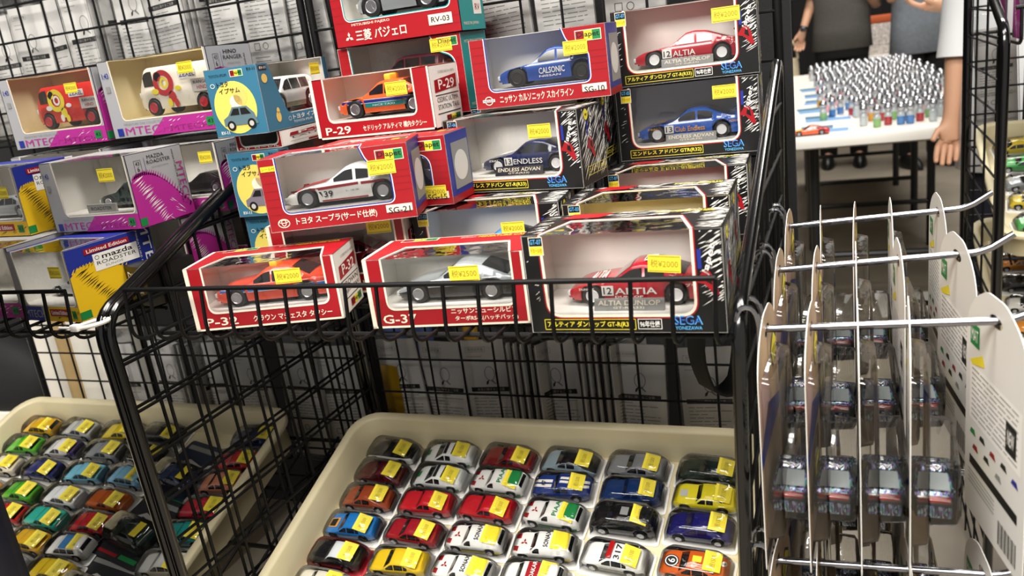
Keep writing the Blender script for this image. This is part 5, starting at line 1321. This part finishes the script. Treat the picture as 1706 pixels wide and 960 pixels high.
# ------------------------------------------------------------------ second stand on the right, seen through its side frame
def stand_right():
    x = .222
    side_frame('black tube side frame of the far right stand', x, 1.52, 1.97, rt=.008, dz=.135, pitch=.13)
    r = thing('wire_basket', 'black wire basket of magenta boxes on the far right stand', 'basket', (0,0,0), (0,0,0), 'black wire baskets')
    for nm, y, z in (('front_rail', 1.51, 1.155), ('rear_rail', 1.97, 1.10)):
        mb = MB(); mb.tube([(x+.012,y,z),(x+.60,y,z)], .0034, WIRE, 8); mb.build(nm, r)
    for k in range(18):
        xx = x+.02+k*.033; mb = MB(); mb.tube([(xx,1.51,1.155),(xx,1.508,1.115)] + arc((xx,1.508,1.113),(xx,1.508,1.101),(xx,1.53,1.101),4) + [(xx,1.97,1.101)], .0026, WIRE, 6); mb.build('prong', r)
    for k in range(4):
        mbox(['leftmost','second','third','fourth'][k]+' magenta and grey box in the basket of the far right stand', (x+.03+.135*k+.125, 1.56+.02*(k % 2)+.09, 1.1042), 180, .125, .09, .095, title='RX-7', seed=30+k)
    for k in range(3):
        mbox(['leftmost','middle','rightmost'][k]+' magenta and grey box at the rear of the far right basket', (x+.04+.14*k+.13, 1.87, 1.1042), 180, .13, .09, .12, title='RX-7', seed=40+k)
    r = thing('mesh_panel', 'black wire mesh panel at the back of the far right stand', 'wire panel', (0,0,0), (0,0,0), 'wire mesh panels of the display stand')
    mb = MB(); mb.tube([(x+.012,2.03,.02),(x+.012,2.03,1.4)], .0055, WIRE); mb.tube([(x+.62,2.03,.02),(x+.62,2.03,1.4)], .0055, WIRE); mb.build('panel_frame', r)
    mb = MB()
    for k in range(1, 12): mb.tube([(x+.012+k*.0505,2.03,.02),(x+.012+k*.0505,2.03,1.4)], .0021, WIRE, 6, caps=False)
    for k in range(25): mb.tube([(x+.012,2.027,.06+.0545*k),(x+.62,2.027,.06+.0545*k)], .0021, WIRE, 6, caps=False)
    mb.build('wire_mesh', r)
    for k in range(6):
        o = copy_tree(protos[k % 2]); o.location = (x+.07+.088*k, 2.055, .90+.01*(k % 2)); o.rotation_euler = (0, R(3*(k % 3)-3), R(5*(k % 2))); o['label'] = '%s white bagged sheet from the left, in the upper row of the far right stand' % ORD[k+1]
    t2 = R(20)
    specs = [(.875,'upper','top'),(.675,'middle','mid'),(.495,'lower','low')]
    colsx = [('E2C72A','wagon','yellow'),('B8242C','coupe','red'),('E4E2DC','sedan','white'),('3E9A4A','coupe','green'),('2F5FA8','sedan','blue'),('D98A30','muscle','orange'),('8A8D90','coupe','grey'),('C9CCD0','sport','silver'),('1B1C1E','coupe','black')]
    for q, (z, nm, _) in enumerate(specs):
        loc = (x+.292, 1.985, z)
        tray('cream tray of toy cars, the %s one on the far right stand' % nm, 0, .56, loc, t2, .41, .05)
        base = (0, loc[1], loc[2])
        for c_ in range(4):
            for r_ in range(5):
                if (c_ > 2 and r_ > 3): continue
                h, st_, cn = colsx[(c_*4+r_*3+q*2+c_*r_) % 9]
                toy(st_, h, '%s toy car, %s in the %s row of the %s far right tray' % (cn, ORD[c_+1], ORD[r_+1], nm), x+.292-.28+.075+c_*.098, -.05-r_*.068, base, 'toy cars in the far right trays', rng=rt, tilt=t2, L=.0765, H=.0235, W=.0325, fancy=False, rz=R(rt.uniform(-8,8)))
        r = thing('wire_shelf', 'slanted wire shelf under the %s tray of the far right stand' % nm, 'wire shelf', (x+.012, 1.99, z-.0055), (t2,0,0), 'slanted wire shelves under the trays')
        mb = MB()
        for yy in (-.40,-.2,0): mb.tube([(0,yy,0),(.60,yy,0)], .003, WIRE, 6)
        for k in range(12): mb.tube([(.02+.05*k,0,.0028),(.02+.05*k,-.42,.0028)], .002, WIRE, 6)
        mb.build('wire_mesh', r)
stand_right()

# ------------------------------------------------------------------ shoppers
SKIN = mat('skin', '#c99a7c', .5); HAIR = mat('black_hair', '#141110', .6); EYEW = mat('eye_white', '#e8e4de', .3)
def skin_obj(name, V, E, m, parent, sub=2):
    me = bpy.data.meshes.new(name); me.from_pydata([v[0] for v in V], E, []); me.materials.append(m)
    o = bpy.data.objects.new(name, me); COL.objects.link(o); o.parent = parent
    sk = o.modifiers.new('skin', 'SKIN'); sk.use_smooth_shade = True
    for i, v in enumerate(V):
        d = me.skin_vertices[0].data[i]; d.radius = (v[1], v[2] if len(v) > 2 else v[1]); d.use_root = (i == 0)
    ss = o.modifiers.new('smooth', 'SUBSURF'); ss.levels = sub; ss.render_levels = sub
    return o
def ell(cx, cy, z, rx, ry, n=24, lean=0): return [(cx+rx*math.copysign(abs(math.cos(a))**.85, math.cos(a)), cy+lean+ry*math.copysign(abs(math.sin(a))**.85, math.sin(a)), z) for a in [2*math.pi*k/n for k in range(n)]]
def person(label, loc, rz, shirt, trousers, shoes, arms, sleeve='short', hem=.86, girth=1.0, watch=None, coat=False, grip=None):
    """standing figure 1.70 m tall facing local -y; arms = [(elbow, wrist, hand dir), ...] for sides -1 and +1"""
    r = thing('person', label, 'person', loc, (0, 0, rz)); g = girth
    V = [((0,0,.93),.12), ((0,0,1.08),.115), ((0,0,1.25),.125), ((0,.005,1.40),.09), ((0,.0,1.475),.05), ((0,-.012,1.53),.058), ((0,-.012,1.59),.078), ((0,-.008,1.64),.074), ((0,-.004,1.675),.045), ((0,-.098,1.575),.010)]
    E = [(i, i+1) for i in range(8)] + [(6, 9)]
    def add(p, rad, par): V.append((tuple(p), rad)); E.append((par, len(V)-1)); return len(V)-1
    for sd in (-1, 1):
        e_ = add((sd*.075,-.004,1.59), .016, 6) if False else None
        h = add((sd*.09,0,.86), .085, 0); k = add((sd*.10,-.015,.49), .055, h); a = add((sd*.105,.015,.10), .036, k); add((sd*.115,-.15,.04), .032, a)
    for sd, (el, wr, hd) in zip((-1, 1), arms):
        s0 = add((sd*.155*g,0,1.380), .048, 3); e = add(el, .040, s0); w = add(wr, .026, e)
        hd = Vector(hd).normalized(); W = Vector(wr); side = hd.cross(Vector((0,1,0)) if abs(hd.y) < .8 else Vector((0,0,1))).normalized(); nrm = hd.cross(side).normalized()
        p = add(W+hd*.045, .026, w)
        for q, (off, ln) in enumerate(((-.027,.068),(-.009,.078),(.009,.073),(.027,.058))):
            k1 = add(W+hd*.085+side*off, .0105, p); k2 = add(W+hd*(.085+ln*.5)+side*off*1.05-nrm*.012*sd, .0088, k1); add(W+hd*(.085+ln*.8)+side*off-nrm*.036*sd, .0075, k2)
        t1 = add(W+hd*.04-side*.034-nrm*.012*sd, .011, p); add(W+hd*.075-side*.046-nrm*.026*sd, .0085, t1)
    skin_obj('body', V, E, SKIN, r)
    # clothing
    mb = MB()
    mb.rings([ell(0,0,hem-.004,.190*g,.125*g), ell(0,0,hem,.198*g,.133*g), ell(0,0,1.0,.188*g,.130*g), ell(0,0,1.12,.182*g,.128*g), ell(0,0,1.25,.192*g,.135*g), ell(0,0,1.36,.195*g,.12*g), ell(0,.005,1.42,.155*g,.092*g), ell(0,.008,1.46,.085,.075), ell(0,.006,1.475,.068,.066)], shirt, cap0=False, cap1=False)
    for sd, (el, wr, hd) in zip((-1, 1), arms):
        s1 = Vector((sd*.085*g,.004,1.415)); s0 = Vector((sd*.155*g,0,1.388)); e = Vector(el); w = Vector(wr)
        if sleeve == 'elbow': mb.tube([s1, s0, s0.lerp(e,.4), s0.lerp(e,.8), e.lerp(w,.05), e.lerp(w,.34)], .07, shirt, 16, rs=[.06,.076,.064,.056,.052,.056], caps=False)
        elif sleeve == 'short': mb.tube([s1, s0, s0.lerp(e,.35), s0.lerp(e,.7), s0.lerp(e,.86)], .07, shirt, 16, rs=[.06,.078,.073,.068,.070], caps=False)
        else: mb.tube([s1, s0, s0.lerp(e,.5), s0.lerp(e,.92), e.lerp(w,.12), e.lerp(w,.55), e.lerp(w,.9), e.lerp(w,1.0)], .06, shirt, 16, rs=[.06,.079,.067,.058,.056,.047,.041,.040], caps=False)
    mb.build('coat' if coat else 'shirt', r, sharp=70)
    mb = MB()
    mb.rings([ell(0,0,1.02,.165*g,.118*g), ell(0,0,.93,.175*g,.125*g), ell(0,0,.86,.178*g,.125*g), ell(0,0,.80,.172*g,.115*g)], trousers)
    for sd in (-1, 1): mb.tube([(sd*.088,0,.86),(sd*.095,-.008,.66),(sd*.10,-.012,.48),(sd*.104,.0,.28),(sd*.106,.012,.085)], .09, trousers, 18, rs=[.093,.088,.074,.068,.062])
    mb.build('trousers', r, sharp=70)
    for sd in (-1, 1):
        mb = MB(); mb.rings([[(sd*.112+.050*math.cos(a)*(1-.12*max(0,-math.sin(a))), -.055+.145*math.sin(a), z) if f == 1 else (sd*.112+.050*f*math.cos(a), -.055*f+.02*(1-f)+.145*f*math.sin(a), z) for a in [2*math.pi*k/20 for k in range(20)]] for z, f in ((.001,1),(.022,1),(.045,.95),(.075,.75),(.10,.55))], shoes)
        mb.build('shoe', r, sharp=60)
    mb = MB(); mb.rings([ell(0,.016,z,a,b,20) for z, a, b in ((1.575,.080,.082),(1.62,.086,.090),(1.665,.078,.082),(1.695,.052,.056),(1.707,.015,.016))], HAIR); mb.v = [(x, y if y > -.062 or z > 1.655 else -.062, z) for x, y, z in mb.v]; mb.build('hair', r, sharp=70)
    for sd in (-1, 1):
        mb = MB(); mb.lathe([(.0001,-.011),(.008,-.008),(.0115,0),(.008,.008),(.0001,.011)], EYEW, 12, (sd*.030,-.078,1.603)); mb.lathe([(.0001,-.0015),(.0045,-.001),(.0055,.002)], INK, 10, (sd*.030,-.0895,1.603), 'y'); mb.build('eye', r)
        mb = MB(); mb.rbox(sd*.078-.007,-.012,1.572,sd*.078+.007,.022,1.622,SKIN,.006,3); mb.build('ear', r)
    mb = MB(); mb.tube(arc((-.022,-.0815,1.540),(0,-.089,1.536),(.022,-.0815,1.540),6), .0035, mat('lip_colour','#a8605a',.5), 6); mb.build('mouth', r)
    if watch is not None:
        el, wr, hd = arms[watch]; e = Vector(el); w = Vector(wr); mb = MB(); mb.tube([e.lerp(w,.86), e.lerp(w,.94)], .034, mat('black_watch_strap','#151517',.5), 14, caps=False); q = e.lerp(w,.9)
        mb.rbox(q.x-.018,q.y-.040,q.z-.018,q.x+.018,q.y-.030,q.z+.018,mat('watch_case','#4a4a50',.25,.8),.004,2); mb.build('wrist_watch', r)
    return r
SH1 = mat('charcoal_jersey', '#55534f', .85, noise=.08, nscale=60); TR1 = mat('black_trouser_cloth', '#0e0e10', .9); SHO = mat('black_shoe_leather', '#141414', .45)
SH2 = mat('blue_grey_cotton', '#7f868f', .85, noise=.1, nscale=40); SH3 = mat('white_shirt_cotton', '#d9dbdd', .8); TR3 = mat('navy_trouser_cloth', '#0b0e1c', .9); SH4 = mat('black_jumper', '#0f0f10', .9)
COAT = mat('navy_coat_nylon', '#0b1434', .5, bump=.2, nscale=14); P_ = lambda x, y, z: (x, y, z)
up = [((-.22,.02,1.14),(-.12,-.24,1.36),(.3,-.4,.7)), ((.22,.02,1.14),(.12,-.24,1.36),(-.3,-.4,.7))]
person('person in charcoal t-shirt with a wrist watch holding a beige bag behind the tables', (-.045,6.82,0), 0, SH1, TR1, SHO, [((-.20,-.02,1.20),(-.262,-.10,1.015),(-.22,-.1,-1)), ((.24,.02,1.12),(.12,-.27,1.32),(-.3,-.4,.7))], hem=.86, girth=1.06, watch=0)
person('person in loose blue-grey shirt and black trousers standing right of the tables', (.475,6.62,0), R(25), SH2, TR1, SHO, up, hem=.79, girth=1.12)
person('person in white shirt and navy trousers whose bare forearm hangs beside the far right stand', (.520,3.0,0), R(-4), SH3, TR3, SHO, [((-.205,.0,1.08),(-.222,-.03,.80),(-.12,-.15,-1)), ((.21,.03,1.10),(.235,-.05,.87),(0,-.1,-1))], sleeve='elbow', hem=.64, girth=1.06)
person('person in black jumper reaching a hand over the bottle table', (.79,3.98,0), R(-90), SH4, TR1, SHO, [((-.2,-.02,1.12),(-.16,-.2,1.0),(0,-1,-.1)), ((.19,-.16,1.12),(.14,-.44,1.125),(-.05,-1,.12))], sleeve='long', hem=.9)
person('person in navy coat at the near left edge, only the coat hem in view', (-.884,.37,0), R(180), COAT, TR1, SHO, [((-.185,-.02,1.12),(-.06,-.19,1.2),(.5,-.4,.3)), ((.185,-.02,1.12),(.06,-.19,1.2),(-.5,-.4,.3))], sleeve='long', hem=.62, coat=True)
# beige bag in the first shopper's hand
TOTE = mat('beige_canvas', '#cdbf9f', .85, noise=.08, nscale=50)
r = thing('tote_bag', 'beige canvas bag held by the person in the charcoal t-shirt', 'bag', (-.505,6.72,.50))
mb = MB(); mb.rings([ell(0,0,z,a,b,20) for z, a, b in ((0,.15,.05),(.02,.165,.06),(.15,.17,.06),(.30,.165,.045),(.335,.16,.035))], TOTE); mb.build('bag_body', r, sharp=60)
for y in (-.03, .03): mb = MB(); mb.tube(arc((-.07,y,.33),(.14,y*.4,.60),(.16,y*.2,.33),10), .008, TOTE, 8); mb.build('bag_handle', r)
